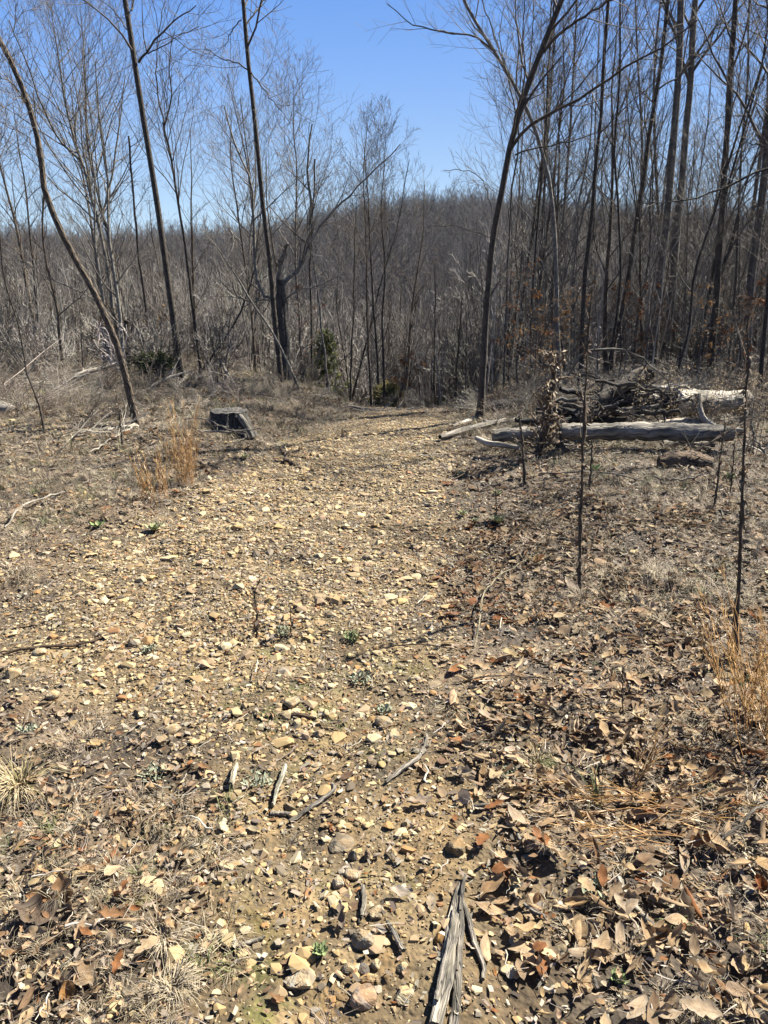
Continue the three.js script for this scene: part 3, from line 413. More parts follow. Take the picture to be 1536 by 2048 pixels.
// small trees holding dead orange-brown leaves
function deadLeafGeo(B, r, q, s) { const a = rv(r).normalize(), b = new V3().crossVectors(a, rv(r)).normalize(), n = new V3().crossVectors(a, b).normalize(); a.y -= 0.6; a.normalize(); const w = s * 0.28; B.quad(q.clone(), q.clone().addScaledVector(a, s * 0.45).addScaledVector(b, w), q.clone().addScaledVector(a, s).addScaledVector(n, s * 0.15), q.clone().addScaledVector(a, s * 0.5).addScaledVector(b, -w), n); }
const leafMats = [[0.36, 0.16, 0.06], [0.42, 0.24, 0.11], [0.30, 0.13, 0.055]].map((c) => new THREE.MeshPhysicalMaterial({ color: new THREE.Color().setRGB(...kc(c)), roughness: 0.95, side: THREE.DoubleSide, transmission: 0.4, thickness: 0, specularIntensity: 0.3 }));
[['young beech holding rusty leaves, beside the big dark tree', 1035, 800, 13, 540], ['young beech holding rusty leaves, behind the root tangle', 1130, 770, 13.5, 560], ['young beech holding rusty leaves, above the fallen leaning trunk', 1235, 750, 15, 560], ['young beech holding rusty leaves, under the pair of grey trees', 1290, 750, 16, 590], ['young beech holding rusty leaves, beside the upright dark tree', 1395, 760, 14, 560], ['young beech holding rusty leaves, under the thick grey tree', 1470, 770, 14, 580], ['small sapling with a few rusty leaves behind the bowed tree', 215, 760, 14.5, 600], ['small sapling with a few rusty leaves before the straight dark tree', 330, 760, 15, 610], ['small sapling with rusty leaves beside the snag', 612, 790, 14.5, 590], ['low sapling with rusty leaves near the end of the track', 800, 812, 15, 700], ['young beech holding rusty leaves at the left end of the logs', 1085, 800, 12, 610]].forEach(([label, px, py, D, top], i) => {
  const r = RNG(3000 + i), f = at(px, py, D), gy = groundY(f.x, f.z), h = at(px, top, D).y - gy, p = []; for (let k = 0; k < 5; k++) p.push(new V3(f.x + (r() - 0.5) * 0.1 * k, gy - 0.05 + h * k / 4, f.z + (r() - 0.5) * 0.1 * k));
  const t = buildTree({ seed: 3100 + i, pts: p, r0: 0.022, r1: 0.005, nl: 18, c0: 0.15, L: h * 0.42, ang0: 1.0, b: { ...BR, up: 0.02, ang: 0.7 } }), g = thing('leafy_sapling', label, 'sapling', new V3(f.x, gy, f.z));
  part('trunk', t.trunk.geo(), M.grey, g, g.position); part('crown', t.crown.geo(), M.tGrey, g, g.position);
  const B = new Buf(), C = t.crown.p, N = C.length / 3, count = i === 6 || i === 7 || i === 8 ? 110 : 330, cl = Array.from({ length: 9 }, () => Math.floor(r() * N));
  for (let k = 0; k < count; k++) { const v = r() < 0.6 ? Math.min(N - 1, cl[k % 9] + Math.floor(r() * 60)) : Math.floor(r() * N); deadLeafGeo(B, r, new V3(C[v * 3], C[v * 3 + 1], C[v * 3 + 2]), 0.035 + 0.035 * r()); }
  part('leaves', B.geo(), leafMats[i % 3], g, g.position);
});

// ---------------------------------------------------------------- cedars
function cedar(label, px, py, D, h, w, mats, seed) {
  const r = RNG(seed), f = at(px, py, D), gy = groundY(f.x, f.z), g = thing('cedar', label, 'cedar', new V3(f.x, gy, f.z)), S = new Buf(), F = [new Buf(), new Buf()], y0 = gy;
  S.tube([new V3(f.x, gy - 0.1, f.z), new V3(f.x + 0.02, gy + h * 0.5, f.z), new V3(f.x, gy + h * 0.96, f.z)], [0.035, 0.02, 0.004], 5);
  for (let k = 0; k < 70; k++) {
    const t = 0.06 + 0.92 * Math.pow(r(), 0.9), az = r() * 6.28, L = w * (1.05 - t) * (0.5 + 0.7 * r()) + 0.1, d = new V3(Math.cos(az), 0.25 + 0.5 * r(), Math.sin(az)).normalize(), p = new V3(f.x, y0 + t * h * 0.95, f.z), P = [p];
    for (let s = 1; s <= 4; s++) P.push(P[s - 1].clone().addScaledVector(d.add(new V3(0, 0.08, 0)).addScaledVector(rv(r), 0.12).normalize(), L / 4));
    S.tube(P, [0.008, 0.006, 0.004, 0.003, 0.002], 3);
    for (let s = 0; s < 26; s++) { const [q, dd] = along(P, 0.15 + 0.85 * r()), e = turned(dd, 0.5 + 0.5 * r(), r() * 6.28), l = 0.05 + 0.09 * r(); F[r() < 0.7 ? 0 : 1].tube([q, q.clone().addScaledVector(e, l * 0.6), q.clone().addScaledVector(e, l).add(new V3(0, 0.015, 0))], [0.005, 0.008, 0.0015], 3); }
  }
  part('trunk', S.geo(), M.brown, g, g.position); part('foliage', F[0].geo(), mats[0], g, g.position); part('foliage', F[1].geo(), mats[1], g, g.position);
}
const ced = (...c) => new THREE.MeshPhysicalMaterial({ color: new THREE.Color().setRGB(...c), roughness: 0.9, transmission: 0.45, thickness: 0, side: THREE.DoubleSide, specularIntensity: 0.3 });
const cg = [ced(0.14, 0.16, 0.04), ced(0.24, 0.23, 0.065)], cy = [ced(0.25, 0.22, 0.07), ced(0.30, 0.25, 0.10)], cd = [ced(0.07, 0.085, 0.03), ced(0.12, 0.12, 0.05)];
cedar('young green cedar behind the slim pale stem at the centre', 655, 800, 15.5, 1.4, 0.5, cg, 41);
cedar('yellowish small cedar right of the green one', 775, 808, 15, 0.6, 0.4, cy, 42);
cedar('low dark cedar shrub at the foot of the straight dark tree', 318, 800, 12.6, 0.40, 0.45, cd, 43);
cedar('small cedar below the crest near the slim valley trees', 872, 830, 18, 0.75, 0.4, cg, 44);

// ---------------------------------------------------------------- stump, logs, fallen branches
{ // cut stump, charred black, with root flares
  const f = onGround(452, 866), c = f.clone().add(new V3(0, 0, -0.22)); c.y = groundY(c.x, c.z);
  const g = thing('stump', 'charred black cut stump on the bank left of the track', 'stump', c), S = 56, H = 0.18, pos = [], idx = [], uv = [], rows = 16, r0 = 0.195;
  const lob = (a) => Math.pow(clamp(Math.cos(a - 0.55)), 5) * 1.1 + Math.pow(clamp(Math.cos(a - 2.75)), 4) * 0.75 + Math.pow(clamp(Math.cos(a - 1.7)), 8) * 0.35 + Math.pow(clamp(Math.cos(a - 4.4)), 6) * 0.5;
  for (let j = 0; j <= rows; j++) for (let k = 0; k <= S; k++) {
    const t = j / rows, a = k / S * Math.PI * 2, fl = Math.pow(1 - t, 1.7), kk = k % S;
    const r = r0 * (1 + fl * (0.14 + 0.62 * lob(a))) * (1 + 0.05 * vnoise(kk * 0.55, t * 2) + 0.04 * vnoise(kk * 1.4, t * 1.2 + 9)) - (Math.abs(((a - 1.25 + 9.42) % 6.28) - 3.14) < 0.16 ? 0.014 : 0);
    pos.push(Math.cos(a) * r, -0.07 + (H + 0.07 + 0.008 * vnoise(kk * 0.5, 3)) * t, Math.sin(a) * r); uv.push(k / S * 5, t * 0.6);
  }
  for (let j = 0; j < rows; j++) for (let k = 0; k < S; k++) { const a = j * (S + 1) + k; idx.push(a, a + S + 1, a + 1, a + 1, a + S + 1, a + S + 2); }
  const geo = new THREE.BufferGeometry(); geo.setAttribute('position', new THREE.BufferAttribute(new Float32Array(pos), 3)); geo.setAttribute('uv', new THREE.BufferAttribute(new Float32Array(uv), 2)); geo.setIndex(idx); geo.computeVertexNormals();
  part('bark', geo, M.black, g);
  const cp2 = [], ci = [], cu = [], RR = 7; for (let j = 0; j <= RR; j++) for (let k = 0; k <= S; k++) { const o = (rows * (S + 1) + k) * 3, t = j / RR, x = pos[o] * t, z = pos[o + 2] * t; const crack = Math.exp(-Math.pow((z - 0.02 - x * 0.15) / 0.014, 2)) * (Math.abs(x - 0.03) < 0.09 ? 1 : 0); cp2.push(x, lerp(H - 0.006, pos[o + 1] + 0.002, t * t) - 0.028 * crack + 0.004 * vnoise(x * 40, z * 14), z); cu.push(x * 3, z * 3); }
  for (let j = 0; j < RR; j++) for (let k = 0; k < S; k++) { const a = j * (S + 1) + k; ci.push(a, a + 1, a + S + 1, a + 1, a + S + 2, a + S + 1); }
  const cgeo = new THREE.BufferGeometry(); cgeo.setAttribute('position', new THREE.BufferAttribute(new Float32Array(cp2), 3)); cgeo.setAttribute('uv', new THREE.BufferAttribute(new Float32Array(cu), 2)); cgeo.setIndex(ci); cgeo.computeVertexNormals();
  part('cut_face', cgeo, wood([0.095, 0.083, 0.072]), g);
  const B = new Buf(), R0 = smooth([new V3(0.14, 0.15, 0.13), new V3(0.20, 0.08, 0.19), new V3(0.25, 0.01, 0.23), new V3(0.29, -0.06, 0.26)], 8); B.tube(R0, [0.03, 0.034, 0.038, 0.038, 0.036, 0.033, 0.03, 0.025, 0.018], 8, { rough: 0.15, seed: 2 }); tag(part('root', B.geo(), M.oldGrey, g), 'bare grey root sloping down on the right of the stump');
}
// a log or branch through pixels on upright planes at depths D
let logN = 0;
function log(name, label, cat, px, D, w, mat, o = {}) {
  logN++; const n = o.n ?? 16, DD = Array.isArray(D) ? D : [D, D];
  const P = smooth(px.map(([x, y], i) => at(x, y, lerp(DD[0], DD[1], i / (px.length - 1)))), n), r = RNG(4000 + logN), B = new Buf();
  const R = P.map((p, i) => table(w.map((v, k) => [k / (w.length - 1), v]), i / n) / 2 * axisDepth(p) / FPX);
  P.forEach((p) => { if (o.wob) p.addScaledVector(rv(r), o.wob); });
  if (o.rest) { let low = 9; P.forEach((p, i) => { low = Math.min(low, p.y - R[i] - groundY(p.x, p.z)); }); if (low > 0) P.forEach((p) => { p.y -= low; }); }
  P.forEach((p, i) => { p.y = Math.max(p.y, groundY(p.x, p.z) + 0.35 * R[i]); });
  const c = P[n >> 1].clone(); c.y = groundY(c.x, c.z); const g = thing(name, label, cat, c, o.group);
  B.tube(P, R, R[0] > 0.05 ? 18 : R[0] > 0.015 ? 9 : 5, { rough: o.rough ?? 0.1, flute: o.flute ?? 0, seed: logN * 3.3, vs: 0.5, flat: o.flat, cap: !o.cut }); part('trunk', B.geo(), mat, g, c);
  if (o.cut) for (const e of o.cut) { // sawn or broken end as a disc of its own
    const C = new Buf(), a = e ? n : 0, d = new V3().subVectors(P[a], P[a ? a - 1 : 1]).normalize(), q = P[a].clone(); C.tube([q.clone().addScaledVector(d, -0.02), q.clone().addScaledVector(d, 0.006)], [R[a] * 0.97, R[a] * 0.93], 18, { cap: true, rough: 0.08, seed: logN }); part('cut_end', C.geo(), o.cutMat ?? M.cut, g, c);
  }
  if (o.twigs) { const C = new Buf(); kids(C, r, P, R, o.twigs, 2, { ...BR, wob: 0.22, up: 0.0, kids: [0, 3, o.nk ?? 6], min: 0.002, ...(o.b ?? {}) }, 0.15); if (!C.empty) part('twigs', C.geo(), o.tw ?? M.tBleach, g, c); }
  return g;
}
log('long_log', 'long weathered grey log lying level across the right side', 'log', [[1118, 862], [1200, 862], [1300, 863], [1390, 866], [1466, 868]], 7.0, [30, 33, 36, 36, 28], M.oldGrey, { cut: [1], rough: 0.17, flute: 0.035, wob: 0.007, n: 34 });
log('short_log', 'short pale log with a cut left end, at the tip of the long log', 'log', [[986, 872], [1030, 868], [1084, 866]], [7.3, 7.3], [28, 26, 24], M.weather, { cut: [0, 1], rough: 0.18, wob: 0.006 });
log('curved_branch', 'curved pale branch in front of the short cut log', 'branch', [[952, 876], [975, 886], [1000, 889], [1040, 896]], [7.3, 7.0], [10, 12, 11, 9], M.bleach);
log('cut_log', 'thick pale log with a sawn end on top of the brush pile', 'log', [[1335, 803], [1380, 806], [1430, 803], [1490, 800]], [8.0, 8.4], [52, 50, 44, 38], M.bleach, { cut: [0, 1], cutMat: M.cut, rough: 0.2, flute: 0.04, wob: 0.008, n: 28 });
log('crooked_snag_branch', 'crooked upright grey branch stub leaning on the cut log', 'branch', [[1395, 788], [1398, 815], [1405, 835], [1420, 848], [1440, 856]], [7.7, 7.5], [13, 14, 14, 13, 9], M.weather);
log('broken_log', 'broken grey trunk pointing up out of the brush pile', 'log', [[1150, 836], [1200, 800], [1250, 770], [1296, 744]], [7.6, 8.0], [20, 28, 32, 35], M.dark, { cut: [1], cutMat: M.char, rough: 0.26, flute: 0.07, wob: 0.012, n: 22, twigs: 0.4, nk: 4, tw: M.tDark });
log('grey_slab', 'flat grey slab of wood under the right half of the long log', 'log', [[1325, 890], [1380, 896], [1425, 896]], 7.2, [22, 34, 22], M.oldGrey, { flat: 0.5, cut: [0, 1] });
log('pale_slab_log', 'pale debarked log resting just behind the long log', 'log', [[1318, 848], [1370, 846], [1430, 856], [1490, 862]], [7.7, 7.5], [14, 22, 16, 8], M.bleach);
log('rotten_stump', 'low rotten brown stump in the dead grass before the logs', 'stump', [[1318, 944], [1350, 938], [1390, 936], [1420, 942]], 6.3, [34, 46, 44, 26], M.rot, { cut: [0], cutMat: M.rot, rough: 0.2, flute: 0.08 });
log('fallen_pole', 'grey pole lying from the track edge towards the big dark tree', 'branch', [[880, 872], [920, 860], [960, 850], [1010, 838]], [8.2, 9.2], [9, 14, 13, 9], M.oldGrey, { rest: true });
log('fallen_pole', 'short pale split pole beside the foot of the big dark tree', 'branch', [[905, 852], [930, 844], [955, 834]], [9.3, 9.8], [6, 10, 8], M.bleach, { rest: true });
log('white_log', 'white barkless log end at the left edge beyond the grass', 'log', [[-40, 850], [0, 851], [24, 856], [38, 862]], 8.9, [44, 42, 34, 18], wood([0.6, 0.54, 0.45]), { cut: [0], rough: 0.14 });
log('charred_root', 'dark charred root sticking out of the bank beside the track', 'root', [[562, 868], [568, 880], [576, 892], [590, 902]], [7.6, 7.1], [4, 9, 10, 3], M.rot, { rough: 0.4, rest: true, wob: 0.015, twigs: 0.25, nk: 8, tw: M.tDark });
log('dark_log', 'dark decaying log just right of the big dark tree', 'log', [[965, 822], [1000, 830], [1060, 826], [1110, 822]], [10.2, 10.4], [30, 34, 28, 22], M.char, { rest: true, rough: 0.2 });
// bleached branches and poles of the brush on both sides
[['long pale fallen limb rising to the right in the left brush', [[10, 798], [80, 782], [140, 758], [195, 738], [250, 722]], [12, 13], [10, 15, 13, 9, 4], M.bleach, 1],
 ['pale crooked limb under the long pale one on the left', [[125, 802], [190, 790], [230, 775], [258, 762]], [11.6, 12], [6, 12, 10, 6], M.bleach, 1],
 ['white branch with many side twigs at the foot of the bowed tree', [[160, 872], [185, 862], [220, 858], [262, 852], [275, 856]], [7.7, 8.2], [4, 7, 8, 8, 9], M.bleach, 1],
 ['white bent branch reaching from the bowed tree towards the grass', [[175, 905], [205, 890], [232, 870], [266, 856]], [6.8, 8.0], [2, 4, 4, 5], M.bleach, 1],
 ['white branch sweeping low under the bowed tree', [[125, 897], [140, 880], [155, 866], [170, 862], [262, 866]], [7.0, 7.8], [2, 3, 3, 4, 4], M.bleach, 0.7],
 ['thin grey branch across the ground in front of the stump', [[395, 862], [430, 863], [465, 862], [520, 858]], [7.4, 7.5], [3, 5, 4, 2], M.weather, 0.12],
 ['thin arching pale branch over the front of the stump', [[370, 838], [400, 836], [430, 845], [462, 862], [490, 868]], [7.4, 7.2], [2, 3, 3, 3, 2], M.weather, 0.12],
 ['pale straight stick lying left of the trunk of the bowed tree', [[195, 838], [240, 838], [275, 842]], [9.2, 9.4], [3, 4, 3], M.bleach, 0.4],
 ['pale fallen branch between the stump and the snag', [[435, 784], [480, 792], [520, 800], [560, 830]], [11.5, 10.6], [4, 5, 4, 3], M.bleach, 1],
 ['grey fallen limb slanting down behind the stump', [[440, 720], [470, 770], [500, 815], [540, 845]], [12.6, 9.5], [5, 5, 4, 3], M.weather, 1.2],
 ['pale twiggy branch right of the snag at the head of the track', [[625, 812], [650, 802], [668, 798]], [11.5, 11.8], [4, 6, 3], M.bleach, 0.6],
 ['thin grey branch along the crest of the track', [[690, 812], [740, 820], [790, 822], [840, 815]], [11.6, 11.6], [4, 5, 5, 2], M.weather, 0.8],
 ['grey limb lying across the left brush below the pale one', [[0, 805], [60, 800], [130, 812], [210, 822], [275, 838]], [10.5, 9.8], [8, 10, 9, 7, 4], M.weather, 1],
 ['pale pole running back through the left brush', [[-10, 770], [50, 776], [110, 800], [165, 812]], [12.2, 11], [7, 9, 8, 5], M.bleach, 1],
 ['long arching whip bending right over the brush pile', [[1130, 770], [1160, 712], [1230, 698], [1290, 720], [1340, 775], [1352, 800]], [7.7, 7.5], [4, 5, 5, 4, 3, 2], M.oldGrey, 0.6],
 ['pale limb along the top of the brush pile', [[1240, 762], [1285, 772], [1330, 776], [1380, 774]], [7.9, 8], [5, 9, 9, 6], M.bleach, 0.8],
 ['grey limb low in the brush pile', [[1110, 800], [1180, 796], [1240, 786], [1280, 782]], [7.8, 8], [6, 10, 9, 6], M.oldGrey, 1],
 ['dark thick limb in the heart of the brush pile', [[1170, 812], [1220, 795], [1275, 790], [1320, 800]], [8, 8.1], [18, 22, 20, 14], M.oldGrey, 1.1],
 ['pale limb crossing low behind the long log', [[1140, 838], [1200, 828], [1260, 818], [1320, 812]], [7.6, 7.8], [7, 9, 9, 7], M.oldGrey, 1],
 ['grey forked limb behind the long log, nearer its middle', [[1165, 845], [1195, 830], [1225, 825], [1290, 832]], [7.6, 7.7], [8, 10, 9, 5], M.oldGrey, 1],
 ['pale stick lying level in the left grass, nearest the picture edge', [[20, 842], [70, 832], [120, 834], [170, 826]], [9.4, 9.6], [3, 5, 5, 3], M.bleach, 0.5],
 ['forked bleached limb lying behind the white log', [[30, 825], [85, 812], [150, 806], [190, 812]], [10.4, 10.8], [5, 8, 7, 4], M.bleach, 1],
 ['thin bleached branch with upturned twigs, right of the bowed tree', [[300, 842], [345, 830], [390, 812], [420, 800]], [9, 9.8], [3, 5, 5, 3], M.bleach, 0.8],
 ['grey stick crossing behind the orange grass', [[290, 880], [340, 868], [395, 850]], [7.9, 8.4], [3, 5, 3], M.weather, 0.5],
 ['bleached limb rising out of the brush between bowed and straight trees', [[280, 800], [310, 770], [350, 752], [385, 742]], [11.5, 12], [5, 8, 6, 3], M.bleach, 0.9],
 ['bright pale twig pointing up left of the root tangle', [[1040, 812], [1062, 824], [1086, 836]], [9.6, 9.2], [3, 5, 5], M.bleach, 0.3],
 ['dark branch propped against the underside of the long log', [[1100, 880], [1120, 890], [1140, 905], [1165, 915]], [7.2, 6.7], [12, 12, 9, 5], M.rot, 0.5],
 ['long thin whip across the ground in front of the logs', [[905, 960], [960, 930], [1020, 905], [1085, 880]], [6.3, 7.6], [2, 3, 3, 3], M.rot, 0.4],
 ['dark limb leaning from the rotten stump to the upper right', [[1290, 948], [1350, 920], [1420, 885], [1500, 835]], [6.2, 7.0], [5, 6, 6, 4], M.rot, 0.9],
 ['bowed thin branch lying under the rotten stump', [[1305, 956], [1340, 958], [1390, 954], [1425, 944]], [5.9, 5.8], [4, 4, 4, 2], M.weather, 0.3],
 ['pale branches fanning up at the right edge beyond the weed stalk', [[1545, 925], [1525, 900], [1510, 870], [1500, 850]], [7, 7.2], [6, 6, 5, 3], M.bleach, 0.6],
 ['grey crooked limb behind the short log', [[965, 842], [1000, 845], [1060, 838], [1110, 842]], [9.1, 9.1], [6, 7, 6, 5], M.weather, 0.8],
].forEach(([label, px, D, w, mat, tw]) => log('fallen_branch', label, 'branch', px, D, w, mat, { n: 14, wob: 0.014, twigs: tw, nk: 7, tw: mat === M.rot || mat === M.oldGrey ? M.tDark : M.tBleach }));
{ // the heap itself: limbs thrown together, each one a branch
  const r = RNG(4242), where = ['low on the left of the brush pile', 'on the left slope of the brush pile', 'in the middle of the brush pile', 'on top of the brush pile', 'on the right slope of the brush pile', 'at the foot of the thick cut log'];
  for (let k = 0; k < 34; k++) { const x = 1108 + 6.4 * k + 24 * r(), hi = 842 - 92 * Math.exp(-Math.pow((x - 1260) / 75, 2)), y = hi + (850 - hi) * r(), l = 30 + 65 * r(), sl = (r() - 0.5) * 0.8, w = 5 + 12 * r(), D = 7.55 + 0.8 * r(); const tone = r() < 0.55 ? 'dark' : 'grey';
    log('heaped_branch', (w > 11 ? 'thick ' : w > 8 ? 'stout ' : 'thin ') + tone + ' branch ' + (sl > 0.15 ? 'sloping down rightwards, ' : sl < -0.15 ? 'rising rightwards, ' : 'lying level, ') + where[clamp(Math.floor((x - 1110) / 40), 0, 5)], 'branch', [[x - l, y - l * sl], [x, y + 5 * (r() - 0.5)], [x + l * 0.9, y + l * sl]], [D, D + 0.3 * (r() - 0.5)], [w * 0.7, w, w * 0.5], tone === 'dark' ? M.black : M.dark, { n: 10, wob: 0.02, rough: 0.18, twigs: 0.4, nk: 4, tw: M.tDark, group: 'branches heaped in the brush pile' }); }
}
{ // tangle of curled roots and stems right of the track
  const f = onGround(1085, 915), r = RNG(611), c = f.clone(), g = thing('root_tangle', 'upright tangle of curled brown roots and dead vine beside the short cut log', 'dead plant', c), T2 = new Buf(), C = new Buf(), D = -f.z;
  const Pt = smooth([[1072, 925], [1082, 890], [1092, 850], [1100, 800], [1108, 750], [1100, 700]].map(([x, y]) => at(x, y, D + 0.1)), 16); T2.tube(Pt, Pt.map((_, i) => 0.06 * (1 - i / 20) * (1 + 0.3 * vnoise(i * 0.9, 4))), 9, { rough: 0.35, seed: 9 });
  part('trunk', T2.geo(), M.rot, g, c);
  kids(C, r, Pt, Pt.map(() => 0.034), 0.6, 2, { wob: 0.55, up: 0.0, kids: [0, 6, 34], ang: 1.2, ratio: 0.6, min: 0.004, segs: [6, 8, 9] }, 0.02); part('roots', C.geo(), std([0.20, 0.135, 0.085]), g, c);
  const L = new Buf(); for (let k = 0; k < 240; k++) { const v = Math.floor(r() * C.p.length / 3); deadLeafGeo(L, r, new V3(C.p[v * 3], C.p[v * 3 + 1], C.p[v * 3 + 2]), 0.03 + 0.03 * r()); } part('leaves', L.geo(), new THREE.MeshPhysicalMaterial({ color: new THREE.Color().setRGB(0.26, 0.20, 0.13), roughness: 0.95, side: 2, transmission: 0.3, thickness: 0 }), g, c);
}
// dead weeds with crumpled tan heads
const tanLeaf = new THREE.MeshPhysicalMaterial({ color: new THREE.Color().setRGB(0.30, 0.23, 0.15), roughness: 0.95, side: THREE.DoubleSide, transmission: 0.35, thickness: 0, specularIntensity: 0.3 });
{
  const r = RNG(700); let root;
  const spots = [[1330, 852, 7.7], [1368, 848, 7.6], [1405, 842, 7.9], [1440, 850, 7.6], [1472, 845, 7.9], [1425, 800, 9.4], [1500, 845, 8.3], [1258, 850, 7.7], [1500, 890, 6.9], [1182, 850, 7.4]];
  const base = () => { const B = new Buf(), L = new Buf(); for (let s = 0; s < 5; s++) { const P = [new V3((r() - 0.5) * 0.12, -0.03, (r() - 0.5) * 0.12)], d = new V3((r() - 0.5) * 0.35, 1, (r() - 0.5) * 0.35).normalize(); for (let k = 1; k <= 7; k++) P.push(P[k - 1].clone().addScaledVector(d.addScaledVector(rv(r), 0.1).normalize(), 0.11)); const R = P.map((_, i) => 0.004 - 0.0004 * i); B.tube(P, R, 4); kids(B, r, P, R, 0.3, 1, { ...BR, kids: [0, 6], up: 0.15, min: 0.0015 }, 0.4);
      for (let k = 0; k < 34; k++) { const [q] = along(P, 0.35 + 0.65 * Math.sqrt(r())); deadLeafGeo(L, r, q.add(rv(r).multiplyScalar(0.07)), 0.013 + 0.018 * r()); } } return [B.geo(), L.geo()]; };
  spots.forEach(([x, y, D], i) => { const p = at(x, y + 40, D), label = 'dead weed with crumpled tan seed heads ' + ['left of all others before the thick cut log', 'under the sawn end of the thick cut log', 'in front of the crooked stub branch', 'before the middle of the thick cut log', 'near the right end of the long log', 'standing behind the thick cut log', 'behind the stalk near the right edge', 'over the middle of the long log', 'in the grass near the right edge', 'beside the tall stalk before the long log'][i], grp = 'dead weeds among the logs'; p.y = groundY(p.x, p.z); let g;
    if (!root) { const [a, b] = base(); g = root = thing('dead_weed', label, 'weed', p, grp); part('stem', a, M.tBrown, g); part('seed_heads', b, tanLeaf, g); } else { g = root.clone(); g.name = numbered('dead_weed'); scene.add(g); tag(g, label, 'weed', grp); g.position.copy(p); g.rotation.y = r() * 6.3; g.scale.setScalar(0.6 + 0.4 * r()); } });
}
// tall dead stalks in the near right
function stalk(label, px, D0, w0, w1, o = {}) {
  const f = onGround(px[0][0], px[0][1]), D = -f.z, r = RNG(800 + px[0][0]), P = smooth(px.map(([x, y], i) => at(x, y, D + (D0 ?? 0) * i / (px.length - 1))), o.n ?? 26), s = axisDepth(f) / FPX / 2, g = thing('weed_stalk', label, 'weed', f), B = new Buf(), K = new Buf();
  P[0].y = f.y - 0.04; P.forEach((p, i) => { if (i) p.addScaledVector(rv(r), 0.004); }); const R = P.map((_, i) => lerp(w0, w1, i / (P.length - 1)) * s * (1 + 0.35 * vnoise(i * 0.8, px[0][0])));
  B.tube(P, R, 7, { rough: 0.25, seed: px[0][0], cap: true }); part('stem', B.geo(), M.brown, g, f);
  for (let k = 0; k < (o.flakes ?? 40); k++) { const [q, , i] = along(P, 0.05 + 0.95 * r()), a = r() * 6.28; deadLeafGeo(K, r, q.add(new V3(Math.cos(a), 0, Math.sin(a)).multiplyScalar(R[i] * 0.8)), 0.015 + 0.03 * r()); }
  if (o.twig) kids(K, r, P, R, o.twig, 1, { ...BR, kids: [0, 12], ang: 0.5, up: 0.12, min: 0.0012 }, 0.45);
  part('dry_leaves', K.geo(), std([0.17, 0.12, 0.08], { side: THREE.DoubleSide }), g, f);
}
stalk('tall dark dead stalk rising right of the middle, in front of the long log', [[1160, 1190], [1160, 1080], [1163, 960], [1168, 850], [1172, 760], [1178, 660], [1186, 560]], 0.1, 9, 2.2, { flakes: 130, twig: 0.4 });
stalk('tall dark dead stalk near the right edge behind the orange grass', [[1467, 1320], [1475, 1200], [1482, 1060], [1488, 920], [1492, 800], [1496, 690], [1496, 600]], 0.1, 10, 2.4, { flakes: 130, twig: 0.45 });
stalk('short dark stalk in front of the root tangle', [[1050, 972], [1047, 920], [1044, 880], [1038, 830]], 0.1, 7, 3, { flakes: 24 });
stalk('short dark stalk beside the broad green mullein', [[1178, 985], [1181, 950], [1184, 915], [1184, 880]], 0.05, 5, 3, { flakes: 12 });
stalk('short dark stalk left of the edge stalk, before the rotten stump', [[1428, 1018], [1436, 960], [1442, 905], [1450, 850]], 0.1, 5, 2, { flakes: 20, twig: 0.2 });
stalk('thin dark stalk below the rotten stump', [[1460, 990], [1466, 930], [1470, 880]], 0.05, 4, 2, { flakes: 12, twig: 0.2 });
stalk('thin stem standing in a mullein clump right of the track', [[992, 1040], [992, 1000], [991, 970]], 0.02, 3, 2, { flakes: 6 });
stalk('thin reddish stem cluster standing in the gravel', [[515, 1275], [514, 1230], [510, 1180], [520, 1160]], 0.02, 4, 2, { flakes: 18, twig: 0.14 });
stalk('thin bare stem in the gravel near the middle', [[583, 1275], [582, 1240], [578, 1205]], 0.02, 3, 1.5, { flakes: 4, twig: 0.06 });
stalk('thin dark stem at the left among the dead grass', [[245, 890], [242, 860], [238, 820], [232, 790]], 0.02, 4, 2, { flakes: 14, twig: 0.25 });
stalk('thin reddish stem in the leaf litter at right, before the tan tuft', [[1246, 1440], [1244, 1390], [1245, 1330]], 0.02, 3, 1.5, { flakes: 5, twig: 0.1 });
stalk('thin reddish stem standing in the big leaves at right', [[1337, 1500], [1335, 1440], [1336, 1390]], 0.02, 3, 1.5, { flakes: 5, twig: 0.08 });

// ---------------------------------------------------------------- stones
function hullStone(seed, n, fy, fx = 1) { const r = RNG(seed), p = []; for (let k = 0; k < n; k++) { const v = rv(r).normalize(); p.push(new V3(v.x * fx * (0.8 + 0.3 * r()), v.y * fy * (0.75 + 0.4 * r()), v.z * (0.75 + 0.35 * r()))); } const g = new ConvexGeometry(p); g.deleteAttribute('uv'); g.computeVertexNormals(); return g; }
const gravelGeos = Array.from({ length: 14 }, (_, i) => hullStone(50 + i, 13 + (i % 6), 0.34 + 0.10 * (i % 4), 0.75 + 0.12 * (i % 5)));
const stoneTones = [[0.458, 0.334, 0.169], [0.504, 0.383, 0.212], [0.397, 0.27, 0.12], [0.428, 0.292, 0.132], [0.336, 0.234, 0.126], [0.366, 0.199, 0.07], [0.315, 0.259, 0.192], [0.535, 0.425, 0.26], [0.382, 0.262, 0.151], [0.305, 0.149, 0.055], [0.202, 0.149, 0.086], [0.156, 0.117, 0.077], [0.276, 0.225, 0.163]];
const stoneMats = stoneTones.map((c) => std(c, { roughness: 0.9, flatShading: true }));
const white = std([1, 1, 1], { roughness: 0.9, flatShading: true });
